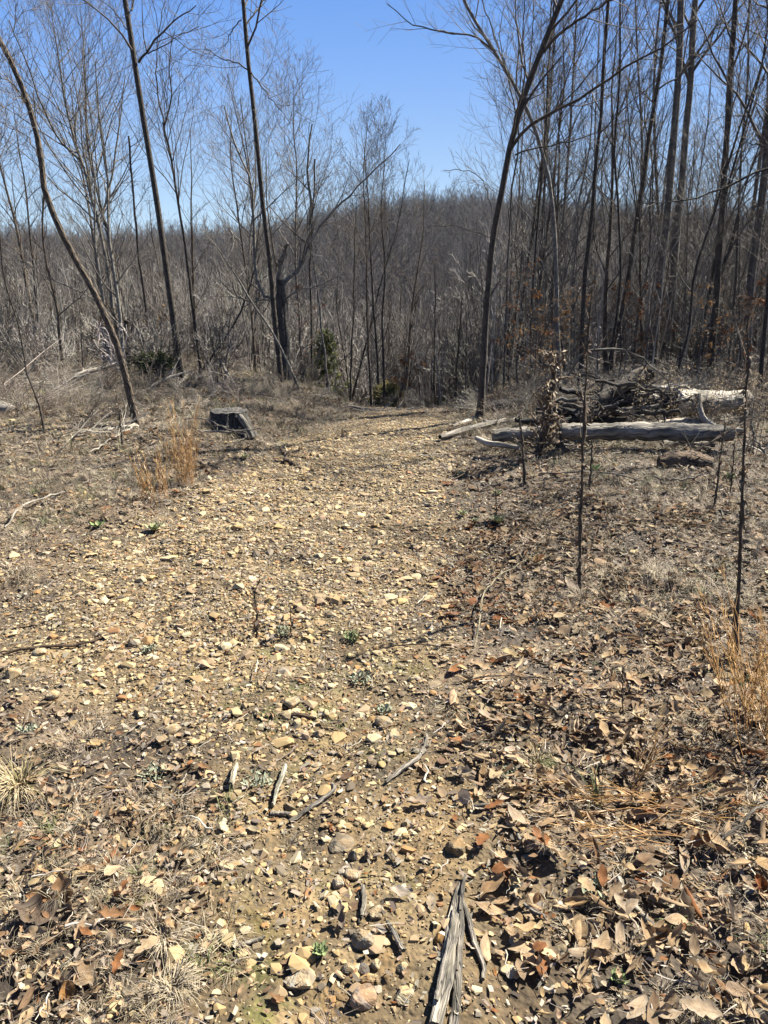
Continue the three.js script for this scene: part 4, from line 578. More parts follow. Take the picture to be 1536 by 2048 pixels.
// big single stones
function rock(label, px, py, w, h, tone, seed, o = {}) {
  const f = onGround(px, py), s = axisDepth(f) / FPX * w / 2, r = RNG(seed), geo = new THREE.IcosahedronGeometry(1, 5), a = geo.attributes.position, planes = [];
  for (let k = 0; k < (o.planes ?? 13); k++) planes.push([rv(r).normalize(), 0.62 + 0.3 * r()]);
  const v = new V3(), uv = []; for (let i = 0; i < a.count; i++) {
    v.fromBufferAttribute(a, i).normalize(); let m = 1; for (const [n, d] of planes) { const q = n.dot(v); if (q > 0.01) m = Math.min(m, d / q); }
    m = o.round ? lerp(m, 0.9, o.round) : m; m *= 1 + 0.035 * fbm(v.x * 3 + seed, v.y * 3 + v.z * 2, 4); v.multiplyScalar(m); uv.push(v.x * 0.6 + v.y * 0.3, v.z * 0.6 + v.y * 0.2); a.setXYZ(i, v.x * s, v.y * s * h, v.z * s * (o.deep ?? 0.85));
  }
  geo.setAttribute('uv', new THREE.Float32BufferAttribute(uv, 2));
  const g2 = geo; g2.deleteAttribute('normal'); g2.computeVertexNormals();
  const m = new THREE.Mesh(g2, std(tone, { map: rockMap, bumpMap: rockBump, bumpScale: 0.003 })); m.name = numbered('stone'); m.castShadow = m.receiveShadow = true; m.position.set(f.x, f.y + s * h * 0.35, f.z); m.rotation.set((r() - 0.5) * 0.3, o.turn ?? r() * 6, (r() - 0.5) * 0.3); scene.add(m); tag(m, label, 'stone');
}
rock('rounded tan and grey stone at the bottom centre, standing above smaller stones', 726, 1888, 52, 0.85, [0.41, 0.328, 0.221], 1, { round: 0.3 });
rock('flat pale cream stone at the bottom, leftmost of the large ones', 603, 1964, 68, 0.45, [0.59, 0.492, 0.344], 2);
rock('pinkish smooth stone at the bottom centre, beside the pale cream one', 727, 1998, 66, 0.6, [0.451, 0.312, 0.205], 3, { round: 0.35, turn: 0.5 });
rock('small rounded tan stone just below the big rounded one', 697, 1940, 28, 0.8, [0.508, 0.41, 0.262], 4, { round: 0.5 });
rock('small dark grey stone tucked between small tan ones at bottom centre', 727, 1942, 30, 0.7, [0.197, 0.172, 0.148], 5, { round: 0.4 });
rock('small pale wedge stone right of the dark grey one', 752, 1932, 26, 0.8, [0.508, 0.402, 0.246], 6);
rock('angular cream stone left of the weathered plank, standing on bare soil', 804, 1938, 27, 0.9, [0.574, 0.467, 0.295], 7);
rock('orange-topped triangular stone above the pinkish one', 735, 1962, 34, 0.7, [0.508, 0.344, 0.164], 8);
rock('big brown and ochre stone at the head of the weathered plank', 912, 1700, 50, 0.75, [0.344, 0.238, 0.115], 9);
rock('pale stone with a flat top left of the crossed sticks', 756, 1828, 40, 0.6, [0.558, 0.451, 0.295], 10);
rock('cream crumbly stone between the pinkish one and the plank', 808, 1994, 44, 0.55, [0.541, 0.451, 0.295], 11);
rock('orange rusty stone touching the left side of the plank', 880, 1880, 30, 0.75, [0.377, 0.205, 0.049], 12, { round: 0.2 });
rock('pale layered flat stone in the leaf bits, left of the centre', 706, 1750, 40, 0.42, [0.558, 0.443, 0.287], 13);
rock('grey flat upright slab of stone in the stony patch', 706, 1718, 24, 1.3, [0.279, 0.246, 0.197], 14, { deep: 0.5 });
rock('brown upright stone right of the grey upright slab', 736, 1716, 26, 1.1, [0.312, 0.23, 0.148], 15, { deep: 0.6 });
rock('square pale stone at the top of the stony patch', 785, 1713, 26, 0.95, [0.558, 0.426, 0.246], 16);
rock('long flat dark-edged stone above the mossy soil', 683, 1692, 56, 0.35, [0.295, 0.238, 0.164], 17);
rock('pale broken stone with a shadow under it, in the bare soil', 676, 1770, 30, 0.8, [0.59, 0.508, 0.369], 18);
rock('large pale angular stone on the gravel in the middle distance', 584, 1410, 38, 0.7, [0.508, 0.41, 0.254], 19);
rock('yellowish pale stone on the gravel, right of the large angular one', 652, 1432, 22, 0.9, [0.607, 0.508, 0.312], 20);
rock('rounded buff stone in the gravel beside dry leaf bits', 784, 1475, 36, 0.6, [0.492, 0.394, 0.254], 21);
rock('buff stone in the gravel behind the rounded one', 768, 1450, 40, 0.6, [0.443, 0.344, 0.221], 22);
rock('tan block of stone in the gravel above the bleached wood', 638, 1472, 26, 0.8, [0.459, 0.361, 0.238], 23);
rock('large tan stone at the left edge of the gravel', 27, 1352, 38, 0.75, [0.525, 0.41, 0.254], 24);
rock('squarish tan stone on the left gravel, above the dry grass', 106, 1396, 30, 0.8, [0.541, 0.426, 0.262], 25);
rock('wedge of tan stone standing on edge in the left gravel', 280, 1428, 34, 0.75, [0.459, 0.361, 0.23], 26);
rock('pale stone on the left gravel, beside the long dark twig', 79, 1308, 30, 0.55, [0.574, 0.476, 0.312], 27);
rock('broad pale stone behind the long dark twig on the left', 268, 1290, 32, 0.7, [0.492, 0.394, 0.271], 28);
rock('sloping pale stone on the gravel in front of the tan wedge', 345, 1464, 38, 0.6, [0.525, 0.41, 0.254], 29);
rock('pair-topped buff stone at the lower edge of the left gravel', 323, 1482, 28, 0.7, [0.508, 0.402, 0.254], 30);
rock('buff stone lying alone on the right half of the track', 735, 1118, 26, 0.6, [0.443, 0.353, 0.221], 31);
rock('grey-buff stone at the far left of the gravel, before the mullein', 338, 1045, 16, 0.8, [0.492, 0.41, 0.295], 32);
rock('pale stone lying in the moss above the forked stick', 633, 1533, 24, 0.6, [0.558, 0.467, 0.328], 33);
rock('brown stone among leaf scraps left of the curved pale stick', 744, 1530, 24, 0.8, [0.312, 0.246, 0.164], 34);

function leafDensity(x, d) {
  const L = table(trackL, d), R = table(trackR, d), n = fbm(x * 1.6 + 30, d * 1.6, 3);
  const right = sstep(-0.15, 0.35, x - R + n * 0.3) * lerp(1, 0.8, sstep(3.4, 5.2, d)) * (0.75 + 0.6 * sstep(-0.2, 0.3, n));
  const left = sstep(0.25, -0.25, x - L + n * 0.3) * (d < 2.6 ? 0.75 : 0.55) * (0.6 + 0.9 * sstep(-0.1, 0.3, n));
  const mid = d < 2.6 ? 0.26 + 0.3 * n : 0.07 + 0.22 * sstep(0.0, 0.35, n); return Math.max(right, left, mid);
}
const inView = (x, d) => Math.abs(x) < 0.56 * (d + 0.3) + 0.7;
{
  const r = RNG(9), all = [];
  const add = (n, d0, d1, pw, size, near) => { for (let k = 0; k < n; k++) {
    const d = d0 + (d1 - d0) * Math.pow(r(), pw), x = (r() * 2 - 1) * (0.56 * d + 0.9); let t = track(x, d);
    const bare = sstep(0.85, 0.2, Math.abs(x + 0.1)) * sstep(3.4, 2.2, d) * 0.6; const pdens = Math.max(t, bare, (x < 0 && d > 2.6 && d < 8 ? 0.22 : 0.05)); const patch = sstep(-0.35, 0.25, fbm(x * 1.7 + 9, d * 1.7, 3)); if (r() > pdens * (0.5 + 0.5 * patch)) continue;
    const s = size(); all.push([x, d, s]); } };
  add(330000, 1.0, 12.5, 0.56, () => 0.0038 + 0.0085 * Math.pow(r(), 2), 0);
  add(150000, 1.0, 12.5, 0.56, () => 0.0085 + 0.011 * Math.pow(r(), 2), 0);
  add(8000, 1.0, 9, 0.58, () => 0.017 + 0.024 * Math.pow(r(), 2.2), 1);
  const grit = gravelGeos.slice(0, 5).map(() => []), gt = [[0.27, 0.19, 0.105], [0.34, 0.25, 0.14], [0.20, 0.14, 0.08], [0.42, 0.32, 0.19]];
  for (let k = 0; k < 150000; k++) { const d = 0.95 + 4.6 * Math.pow(r(), 0.6), x = (r() * 2 - 1) * (0.5 * d + 0.5); if (leafDensity(x, d) > 0.2 + 0.5 * r()) continue; const s = 0.0022 + 0.004 * r() * r(); grit[k % 5].push([x, groundY(x, -d) + s * 0.2, -d, r() * 3, r() * 6.3, 0, s, s, s * 1.2, jit(r, gt[k % 4], 0.25)]); }
  const gg = stuff('grit', 'fine brown grit and clods on the bare soil of the track', 'grit'); grit.forEach((l, i) => instanced('grit', gravelGeos[i], white, l, gg));
  all.forEach((a) => { a.push(a[2] / (a[1] * a[1] + 1.6)); }); const order = all.map((_, i) => i).filter((i) => inView(all[i][0], all[i][1]) && all[i][1] > 1.25).sort((i, j) => all[j][3] - all[i][3]), top = new Set(order.slice(0, 290));
  const lists = gravelGeos.map(() => []), warm = [0, 1, 2, 3, 5, 7, 8, 4, 0, 2, 6, 9, 1, 3, 3, 7, 10, 11, 12, 4, 8, 10, 6];
  all.forEach(([x, d, s], i) => {
    const y = groundY(x, -d), k = i % 14, ti = s > 0.019 && r() < 0.6 ? pick(r, [0, 1, 7, 8, 2]) : pick(r, warm), rot = [(r() - 0.5) * 0.6, r() * 6.3, (r() - 0.5) * 0.6], sc = [s * (0.8 + 0.5 * r()), s * (0.7 + 0.5 * r()), s * (0.8 + 0.5 * r())], yy = y + s * 0.18;
    if (top.has(i)) { const m = new THREE.Mesh(gravelGeos[k], stoneMats[ti]); m.name = 'stone'; m.castShadow = m.receiveShadow = true; m.position.set(x, yy, -d); m.rotation.set(...rot, 'YXZ'); m.scale.set(...sc); ground.add(m); }
    else lists[k].push([x, yy, -d, ...rot, ...sc, jit(r, stoneTones[ti], 0.22)]);
  });
  const g = stuff('gravel', 'tan and ochre gravel strewn over the track', 'gravel'); lists.forEach((l, i) => instanced('gravel', gravelGeos[i], white, l, g));
}

// ---------------------------------------------------------------- fallen leaves
function leafGeo(kind, o) {
  const nu = o.nu ?? 4, nv = o.nv ?? 6, pos = [], uv = [], idx = [], r = RNG(o.seed), ph = r() * 6;
  for (let j = 0; j <= nv; j++) {
    const t = j / nv; let w = o.w * Math.pow(Math.sin(Math.PI * Math.pow(clamp(t, 0.02, 0.98), 0.85)), 0.8); if (kind === 'oak') w *= 0.48 + 0.52 * Math.abs(Math.cos(Math.PI * (t * 3.5 + 0.1)));
    for (let i = 0; i <= nu; i++) {
      const s = i / nu * 2 - 1, a = s * o.curl, x0 = o.curl ? Math.sin(a) / o.curl * w : s * w, y0 = o.curl ? (1 - Math.cos(a)) / o.curl * w * Math.sign(o.roll ?? 1) : 0, tw = (o.twist ?? 0) * (t - 0.5), b = (t - 0.5) * 2;
      let x = x0 * Math.cos(tw) - y0 * Math.sin(tw), y = x0 * Math.sin(tw) + y0 * Math.cos(tw);
      y += (o.bend ?? 0) * b * b * 0.25 + (o.wave ?? 0.03) * s * s * Math.sin(t * 11 + ph + s * 2) + 0.015 * Math.sin(t * 7 + ph); x += (o.side ?? 0) * b * b * 0.12;
      pos.push(x, y, t - 0.5); uv.push(i / nu, t);
    }
  }
  for (let j = 0; j < nv; j++) for (let i = 0; i < nu; i++) { const a = j * (nu + 1) + i; idx.push(a, a + nu + 1, a + 1, a + 1, a + nu + 1, a + nu + 2); }
  const g = new THREE.BufferGeometry(); g.setAttribute('position', new THREE.Float32BufferAttribute(pos, 3)); g.setAttribute('uv', new THREE.Float32BufferAttribute(uv, 2)); g.setIndex(idx); g.computeVertexNormals(); return g;
}
const LR = RNG(31), leafGeos = [];
for (let k = 0; k < 14; k++) leafGeos.push(k % 5 === 1 ? leafGeo(k % 2 ? 'oak' : 'oval', { seed: k, w: 0.24 + 0.06 * LR(), curl: 0.7 + 1.0 * LR(), nv: 10, nu: 2, bend: 0.9 * LR(), twist: (LR() - 0.5) * 2.5, wave: 0.12, side: (LR() - 0.5) * 2 }) : k % 5 === 4 ? leafGeo('oak', { seed: k, w: 0.3 + 0.06 * LR(), curl: 0.5 + 0.7 * LR(), nv: 12, nu: 2 + 2 * (k % 2), bend: 0.6 * LR(), twist: LR() - 0.5, wave: 0.04 }) : leafGeo('oval', { seed: k, w: 0.18 + 0.11 * LR(), curl: k % 2 ? 0.3 + 0.6 * LR() : 1.0 + 1.5 * LR(), roll: LR() < 0.7 ? 1 : -1, bend: (LR() - 0.35) * 1.1, twist: (LR() - 0.5) * 1.8, wave: 0.045, side: LR() - 0.5 }));
const leafTones = [[0.58, 0.442, 0.286], [0.5, 0.385, 0.26], [0.64, 0.508, 0.352], [0.42, 0.29, 0.172], [0.31, 0.19, 0.106], [0.36, 0.171, 0.075], [0.54, 0.451, 0.348], [0.27, 0.19, 0.128], [0.56, 0.408, 0.238], [0.38, 0.294, 0.207]];
const leafMat = (c) => new THREE.MeshPhysicalMaterial({ color: new THREE.Color().setRGB(...kc(c)), map: leafMap, roughness: 0.85, side: THREE.DoubleSide, transmission: 0.25, thickness: 0, specularIntensity: 0.2 });
const leafMs = leafTones.map(leafMat), leafWhite = leafMat([1, 1, 1]);

{
  const r = RNG(12), all = [];
  const add = (n, d0, d1, pw, size) => { for (let k = 0; k < n; k++) { const d = d0 + (d1 - d0) * Math.pow(r(), pw), x = (r() * 2 - 1) * (0.56 * d + 0.9); if (r() > leafDensity(x, d)) continue; let s = size(d, x); if (x < table(trackR, d) - 0.1 && x > table(trackL, d)) s *= 0.7; all.push([x, d, s]); } };
  add(8600, 0.95, 5.2, 0.75, (d, x) => (x > 0.2 ? 0.040 : 0.026) + (x > 0.2 ? 0.05 : 0.04) * r());
  add(42000, 0.95, 6, 0.72, () => 0.012 + 0.024 * r());
  add(17000, 4.5, 16, 0.8, () => 0.045 + 0.06 * r());
  add(14000, 5, 24, 0.9, () => 0.05 + 0.06 * r());
  const score = (a) => a[2] / (a[1] * a[1] + 1.6), order = all.map((_, i) => i).filter((i) => inView(all[i][0] * 1.15, all[i][1]) && all[i][1] > 1.25).sort((i, j) => score(all[j]) - score(all[i])), top = new Set(order.slice(0, 290)), lists = leafGeos.map(() => []);
  const bag = [0, 0, 1, 1, 2, 2, 3, 4, 6, 6, 7, 8, 9, 0, 2, 9, 1, 6, 0, 2, 5, 3, 7, 9];
  all.forEach(([x, d, s], i) => {
    const k = Math.floor(r() * 14), ti = d < 6.5 && x > 0.3 && x < 0.3 + d * 0.1 && d > 3.1 && r() < 0.5 ? pick(r, [4, 5, 3]) : pick(r, bag), pile = clamp(leafDensity(x, d)), y = groundY(x, -d) + s * 0.05 + pile * 0.035 * r(), rot = [(r() + r() - 1) * (0.3 + 0.4 * pile), r() * 6.3, (r() + r() - 1) * (0.35 + 0.5 * pile)], sc = [s * (0.8 + 0.5 * r()), s * (0.4 + 0.6 * r()), s * (0.85 + 0.4 * r())];
    if (top.has(i)) { const m = new THREE.Mesh(leafGeos[k], leafMs[ti]); m.name = 'leaf'; m.castShadow = m.receiveShadow = true; m.position.set(x, y + 0.008, -d); m.rotation.set(...rot, 'YXZ'); m.scale.set(...sc); ground.add(m); }
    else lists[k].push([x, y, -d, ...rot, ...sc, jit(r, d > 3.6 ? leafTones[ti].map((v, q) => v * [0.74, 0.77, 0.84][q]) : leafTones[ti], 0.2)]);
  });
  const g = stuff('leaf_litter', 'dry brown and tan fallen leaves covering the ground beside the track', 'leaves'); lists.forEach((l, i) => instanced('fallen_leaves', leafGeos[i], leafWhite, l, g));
  // leaf crumbs, bark chips and wood bits
  const chips = [0, 1, 2, 3].map((k) => { const b = new Buf(), q = RNG(k + 90), p = (s) => new V3((q() - 0.5) * s, (q() - 0.5) * 0.25, (q() - 0.5)); const A = p(0.5), B2 = p(0.6), C = p(0.7), D2 = p(0.6); b.quad(new V3(-0.2, 0, -0.5), new V3(0.2 + 0.1 * q(), 0.1 * q(), -0.3), new V3(0.15, 0.12 * q(), 0.5), new V3(-0.25, 0.1 * q(), 0.35), new V3(0, 1, 0)); b.quad(new V3(0.15, 0, -0.45), new V3(0.32, 0.12, -0.1), new V3(0.25, 0.1, 0.3), new V3(0.12, 0.02, 0.45), new V3(0.3, 1, 0).normalize()); return b.geo(); });
  const cl = chips.map(() => []), ct = [[0.40, 0.33, 0.25], [0.25, 0.19, 0.14], [0.13, 0.095, 0.07], [0.48, 0.41, 0.32], [0.33, 0.27, 0.21]];
  for (let k = 0; k < 110000; k++) { const d = 0.95 + 11 * Math.pow(r(), 0.7), x = (r() * 2 - 1) * (0.56 * d + 0.9); if (r() > 0.25 + 0.75 * leafDensity(x, d)) continue; const s = 0.008 + 0.022 * r() * r(); cl[k % 4].push([x, groundY(x, -d) + 0.004 + 0.012 * r(), -d, (r() - 0.5) * 1.2, r() * 6.3, (r() - 0.5) * 1.2, s, s, s * 1.3, jit(r, pick(r, ct), 0.2)]); }
  const cg2 = stuff('litter_crumbs', 'bark chips and leaf crumbs scattered on the soil', 'litter'); cl.forEach((l, i) => instanced('litter_crumbs', chips[i], std([1, 1, 1], { side: THREE.DoubleSide }), l, cg2));
}

// ---------------------------------------------------------------- dead grass
function bladeTuft(seed, n, h, spread, w, out) {
  const r = RNG(seed), B = new Buf(), up = new V3(0, 1, 0);
  for (let k = 0; k < n; k++) {
    const az = r() < 0.45 ? r() * 6.28 : seed * 1.7 + (r() + r() - 1) * 1.3, c = Math.cos(az), s = Math.sin(az), L = h * (0.35 + 0.8 * r()), kink = (r() - 0.5) * 0.9, lean = out * (0.3 + 0.9 * r()), b0 = new V3(c * spread * r(), -0.005, s * spread * r()), side = new V3(-s, 0, c).multiplyScalar(w * (0.6 + 0.6 * r())), P = [];
    for (let i = 0; i <= 3; i++) { const t = i / 3, e = lean * t * (0.5 + 0.5 * t); P.push(new V3(b0.x + (Math.sin(e) * c - s * kink * t) * L * t, b0.y + Math.cos(Math.min(1.75, e)) * L * t, b0.z + (Math.sin(e) * s + c * kink * t) * L * t)); }
    for (let i = 0; i < 3; i++) { const k0 = 1 - i / 3, k1 = 1 - (i + 1) / 3 * 0.98, nn = new V3(c * -0.5, 0.8, s * -0.5).normalize(); B.quad(P[i].clone().addScaledVector(side, -k0), P[i].clone().addScaledVector(side, k0), P[i + 1].clone().addScaledVector(side, k1), P[i + 1].clone().addScaledVector(side, -k1), nn); }
  }
  return B.geo();
}
const grassMat = std([1, 1, 1], { side: THREE.DoubleSide, roughness: 0.8 });
{
  const r = RNG(21), mats = [1, 2, 3].map((s) => bladeTuft(s, 26, 0.085, 0.05, 0.0016, 1.9)), tufts = [4, 5].map((s) => bladeTuft(s, 30, 0.13, 0.02, 0.0019, 1.15)), g = stuff('dead_grass', 'matted dead straw grass between the leaves', 'grass'), lists = [...mats, ...tufts].map(() => []);
  const straw = [[0.46, 0.37, 0.245], [0.38, 0.30, 0.195], [0.34, 0.275, 0.20], [0.50, 0.41, 0.285], [0.28, 0.22, 0.15]], green = [[0.17, 0.18, 0.065], [0.22, 0.21, 0.09]];
  for (let k = 0; k < 42000; k++) {
    const d = 0.95 + 15 * Math.pow(r(), 0.75), x = (r() * 2 - 1) * (0.56 * d + 0.9), L = table(trackL, d), R = table(trackR, d), n = fbm(x * 1.1 - 20, d * 1.1, 3), o = Math.max(x - R, L - x);
    let p = sstep(0, 0.7, o + n * 0.5) * (x < 0 ? 0.65 : d > 3.6 ? 0.6 : 0.35) * (0.35 + 0.9 * sstep(-0.15, 0.25, n)); if (d < 2.1) p = Math.max(p, sstep(0.35, 0.7, -x + n * 0.3) * 0.9, sstep(0.45, 0.75, x + n * 0.3) * sstep(2.0, 1.5, d)); p = Math.max(p, 0.012); if (d > 12) p *= 0.7;
    if (r() > p) continue; const up = r() < 0.13, i = up ? 3 + (k % 2) : k % 3, s = (0.55 + 0.7 * r()) * (d > 7 ? 1.35 : 1) * (d < 2 ? 0.8 : 1), gr = r() < 0.06 + 0.1 * sstep(0.1, 0.4, fbm(x * 2 + 50, d * 2, 2));
    lists[i].push([x, groundY(x, -d), -d, (r() - 0.5) * 0.3, r() * 6.3, (r() - 0.5) * 0.3, s, s * (0.7 + 0.5 * r()), s, jit(r, pick(r, gr ? green : straw), 0.22)]);
  }
  lists.forEach((l, i) => instanced('grass_tufts', [...mats, ...tufts][i], grassMat, l, g));
  // small twigs on the ground
  const tg = [1, 2, 3, 4].map((s) => { const q = RNG(s + 60), B = new Buf(), P = [new V3(0, 0, -0.5)]; for (let k = 1; k < 6; k++) P.push(new V3(P[k - 1].x + (q() - 0.5) * 0.1, (q() - 0.5) * 0.06, -0.5 + k / 5)); B.tube(P, P.map((_, i) => 0.018 - 0.002 * i), 5, { rough: 0.2, seed: s }); if (s % 2) B.tube([P[3], P[3].clone().add(new V3(0.12, 0.04, 0.12)), P[3].clone().add(new V3(0.2, 0.03, 0.3))], [0.011, 0.009, 0.004], 4); return B.geo(); }), tl = tg.map(() => []), tt = [[0.42, 0.36, 0.29], [0.30, 0.24, 0.18], [0.18, 0.13, 0.10], [0.52, 0.46, 0.38]];
  for (let k = 0; k < 20000; k++) { const d = 0.95 + 14 * Math.pow(r(), 0.8), x = (r() * 2 - 1) * (0.56 * d + 0.9); if (r() > 0.2 + leafDensity(x, d)) continue; const s = (0.025 + 0.16 * r() * r() * r()) * (d > 6 ? 1.6 : 1), th = 0.6 + 0.9 * r(); tl[k % 4].push([x, groundY(x, -d) + 0.012 + 0.025 * r(), -d, (r() - 0.5) * 0.25, r() * 6.3, 0, s * th * 1.5, s * th, s, jit(r, pick(r, tt), 0.2)]); }
  const tgp = stuff('twig_litter', 'small dry twigs scattered over leaves and gravel', 'twigs'); tl.forEach((l, i) => instanced('twigs', tg[i], std([1, 1, 1]), l, tgp));
}
// tufts that stand out
function tuft(name, label, px, py, n, h, spread, w, out, tones, seed) { const f = onGround(px, py), g = thing(name, label, 'grass tuft', f); tones.forEach((c, i) => part('blades', bladeTuft(seed + i, Math.round(n / tones.length), h, spread, w, out), std(c, { side: THREE.DoubleSide, roughness: 0.8 }), g)); }
tuft('grass_tuft', 'big straw-coloured grass tuft at the left edge below the gravel', 42, 1582, 190, 0.15, 0.05, 0.0028, 1.7, [[0.58, 0.46, 0.28], [0.48, 0.37, 0.21], [0.26, 0.21, 0.08]], 71);
tuft('grass_tuft', 'straw and dark green grass tuft in the leaves right of the middle', 1074, 1532, 90, 0.085, 0.03, 0.0022, 1.5, [[0.52, 0.42, 0.25], [0.16, 0.16, 0.05]], 73);
tuft('grass_tuft', 'pale curly grass tuft above bare soil at the bottom left', 330, 1880, 150, 0.075, 0.035, 0.002, 2.0, [[0.52, 0.42, 0.3], [0.42, 0.33, 0.22]], 75);
tuft('grass_tuft', 'spreading dry grass tuft at the bottom, beside the bare soil', 345, 1985, 170, 0.08, 0.04, 0.002, 2.0, [[0.50, 0.40, 0.27], [0.38, 0.3, 0.19]], 77);
tuft('grass_tuft', 'dry grass tuft around the foot of the tall stalk right of the middle', 1165, 1205, 150, 0.13, 0.05, 0.0018, 1.6, [[0.42, 0.33, 0.23], [0.34, 0.26, 0.18]], 79);
tuft('grass_tuft', 'low wiry dead grass patch on the left beside the track', 40, 1155, 160, 0.12, 0.1, 0.0018, 1.8, [[0.40, 0.32, 0.22], [0.34, 0.27, 0.18]], 81);
tuft('grass_tuft', 'wiry dry grass mound left of the gravel with the small stones', 175, 1485, 190, 0.09, 0.13, 0.0014, 1.9, [[0.36, 0.28, 0.17], [0.46, 0.36, 0.24]], 83);
tuft('green_tuft', 'small dark green grass tuft at the bottom right', 1350, 1850, 50, 0.06, 0.02, 0.0018, 1.4, [[0.10, 0.15, 0.04], [0.2, 0.2, 0.08]], 85);
tuft('green_tuft', 'small green grass tuft under the orange grass', 1490, 1375, 60, 0.07, 0.03, 0.0018, 1.3, [[0.13, 0.18, 0.05], [0.22, 0.22, 0.08]], 87);
tuft('green_tuft', 'green and straw grass tuft between the leaves at lower left', 275, 1752, 60, 0.06, 0.03, 0.0022, 1.6, [[0.17, 0.2, 0.07], [0.4, 0.32, 0.2]], 89);
// orange broom grass
function broom(label, px, py, n, h, o = {}) {
  const f = onGround(px, py), g = thing('broom_grass', label, 'grass', f), r = RNG(900 + px), A = new Buf(), W = new Buf(), s0 = o.spread ?? 0.07;
  for (let k = 0; k < n; k++) {
    const az = r() * 6.28, b = new V3(Math.cos(az) * s0 * Math.sqrt(r()), -0.02, Math.sin(az) * s0 * Math.sqrt(r())), L = h * (0.45 + 0.6 * r()), d = new V3((r() - 0.5) * 0.5 + (o.dx ?? 0), 1, (r() - 0.5) * 0.5 + (o.dz ?? 0)).normalize(), P = [b];
    for (let i = 1; i <= 6; i++) P.push(P[i - 1].clone().addScaledVector(d.addScaledVector(rv(r), 0.05).add(new V3((o.dx ?? 0) * 0.12, -(o.droop ?? 0.0), 0)).normalize(), L / 6));
    if (o.lie) P.forEach((p) => { p.y = Math.max(p.y, groundY(p.x + f.x, p.z + f.z) - f.y + 0.02 + 0.03 * r()); });
    A.tube(P, [0.0016, 0.0015, 0.0014, 0.0013, 0.0011, 0.0009, 0.0006], 3);
    const m = o.plume ?? 16; for (let i = 0; i < m; i++) { const [q, dd] = along(P, 0.3 + 0.68 * r()), e = turned(dd, 0.22 + 0.3 * r(), r() * 6.28), l = 0.03 + 0.06 * r(), sd = new V3().crossVectors(e, rv(r)).normalize().multiplyScalar(0.0014); W.quad(q.clone().sub(sd), q.clone().add(sd), q.clone().addScaledVector(e, l), q.clone().addScaledVector(e, l * 0.6).addScaledVector(sd, 1.6), sd.clone().cross(e).normalize()); }
  }
  part('stems', A.geo(), std([0.56, 0.30, 0.11]), g); part('plumes', W.geo(), new THREE.MeshPhysicalMaterial({ color: new THREE.Color().setRGB(0.50, 0.31, 0.13), roughness: 0.9, side: 2, transmission: 0.4, thickness: 0 }), g);
}
broom('upright orange broom grass clump on the left before the stump', 372, 970, 52, 0.75, { spread: 0.09 });
broom('smaller orange broom grass clump left of the upright one', 312, 1000, 24, 0.46, { spread: 0.12 });
broom('orange broom grass clump at the right edge behind the big leaves', 1525, 1500, 32, 0.6, { spread: 0.12, dx: -0.10, plume: 24 });
broom('orange broom grass stems leaning in from the right edge', 1545, 1440, 18, 0.6, { spread: 0.1, dx: -0.22 });
broom('orange broom grass fallen flat over the leaves at lower right', 1320, 1650, 11, 0.42, { spread: 0.14, dx: -0.8, lie: 1, droop: 0.25, plume: 22 });
broom('orange broom grass stem leaning across the big leaves', 1258, 1590, 4, 0.34, { spread: 0.01, dx: 0.55, dz: -0.7, plume: 26 });
broom('orange broom grass fallen to the right over the leaves', 1230, 1640, 6, 0.36, { spread: 0.08, dx: 1.0, lie: 1, droop: 0.25, plume: 24 });

// ---------------------------------------------------------------- green rosettes
const mulM = [std([0.30, 0.33, 0.15]), std([0.22, 0.30, 0.10]), std([0.38, 0.38, 0.2])].map((m) => { m.side = THREE.DoubleSide; return m; });
const mulLeaf = [0, 1, 2].map((k) => leafGeo('oval', { seed: 70 + k, w: 0.2 + 0.03 * k, curl: 0.5, roll: 1, bend: 0.5, wave: 0.02, nv: 6, nu: 4 }));
function mullein(label, px, py, w, mi, n, seed) { const f = onGround(px, py), s = axisDepth(f) / FPX * w / 2, r = RNG(seed), g = thing('mullein', label, 'plant', f); for (let k = 0; k < n; k++) { const m = new THREE.Mesh(mulLeaf[k % 3], mulM[(mi + (k % 4 === 3 ? 1 : 0)) % 3]); m.name = 'leaf'; m.castShadow = m.receiveShadow = true; const a = k * 2.4, el = 0.35 + 0.8 * k / n, L = s * (1.25 - 0.6 * k / n); m.scale.set(L, L, L); m.rotation.set(-el, a, 0, 'YXZ'); const c = new V3(Math.sin(a), 0, Math.cos(a)).multiplyScalar(Math.cos(el) * L * 0.5); m.position.set(c.x, Math.sin(el) * L * 0.5 + 0.005, c.z); g.add(m); } }
mullein('pale green mullein rosette on the left edge of the gravel', 310, 1062, 42, 2, 12, 1);
mullein('small flat green mullein rosette in the grass left of the gravel', 196, 1056, 36, 1, 8, 2);
mullein('broad green mullein between the dark stalks before the long log', 1188, 945, 44, 1, 9, 3);
mullein('green mullein beside the rotten stump near the right edge', 1460, 960, 38, 1, 9, 4);
mullein('pale mullein right of the track, nearest of three together', 995, 1048, 44, 2, 12, 5);
mullein('small pale mullein right of the track, left one of three together', 950, 1046, 26, 2, 9, 6);
mullein('upright pale mullein behind the other two right of the track', 925, 1032, 30, 2, 10, 7);
mullein('mullein around the thin standing stem right of the track', 994, 992, 32, 2, 9, 8);
mullein('yellow-green mullein beside the far right edge of the track', 922, 955, 30, 2, 9, 9);
mullein('pale mullein under the stump bank beside the track', 490, 918, 26, 2, 9, 10);
const silver = [std([0.36, 0.38, 0.26], { side: 2 }), std([0.24, 0.30, 0.12], { side: 2 })], silverLeaf = leafGeo('oval', { seed: 5, w: 0.22, curl: 0.6, bend: 0.3, nv: 3, nu: 2 });
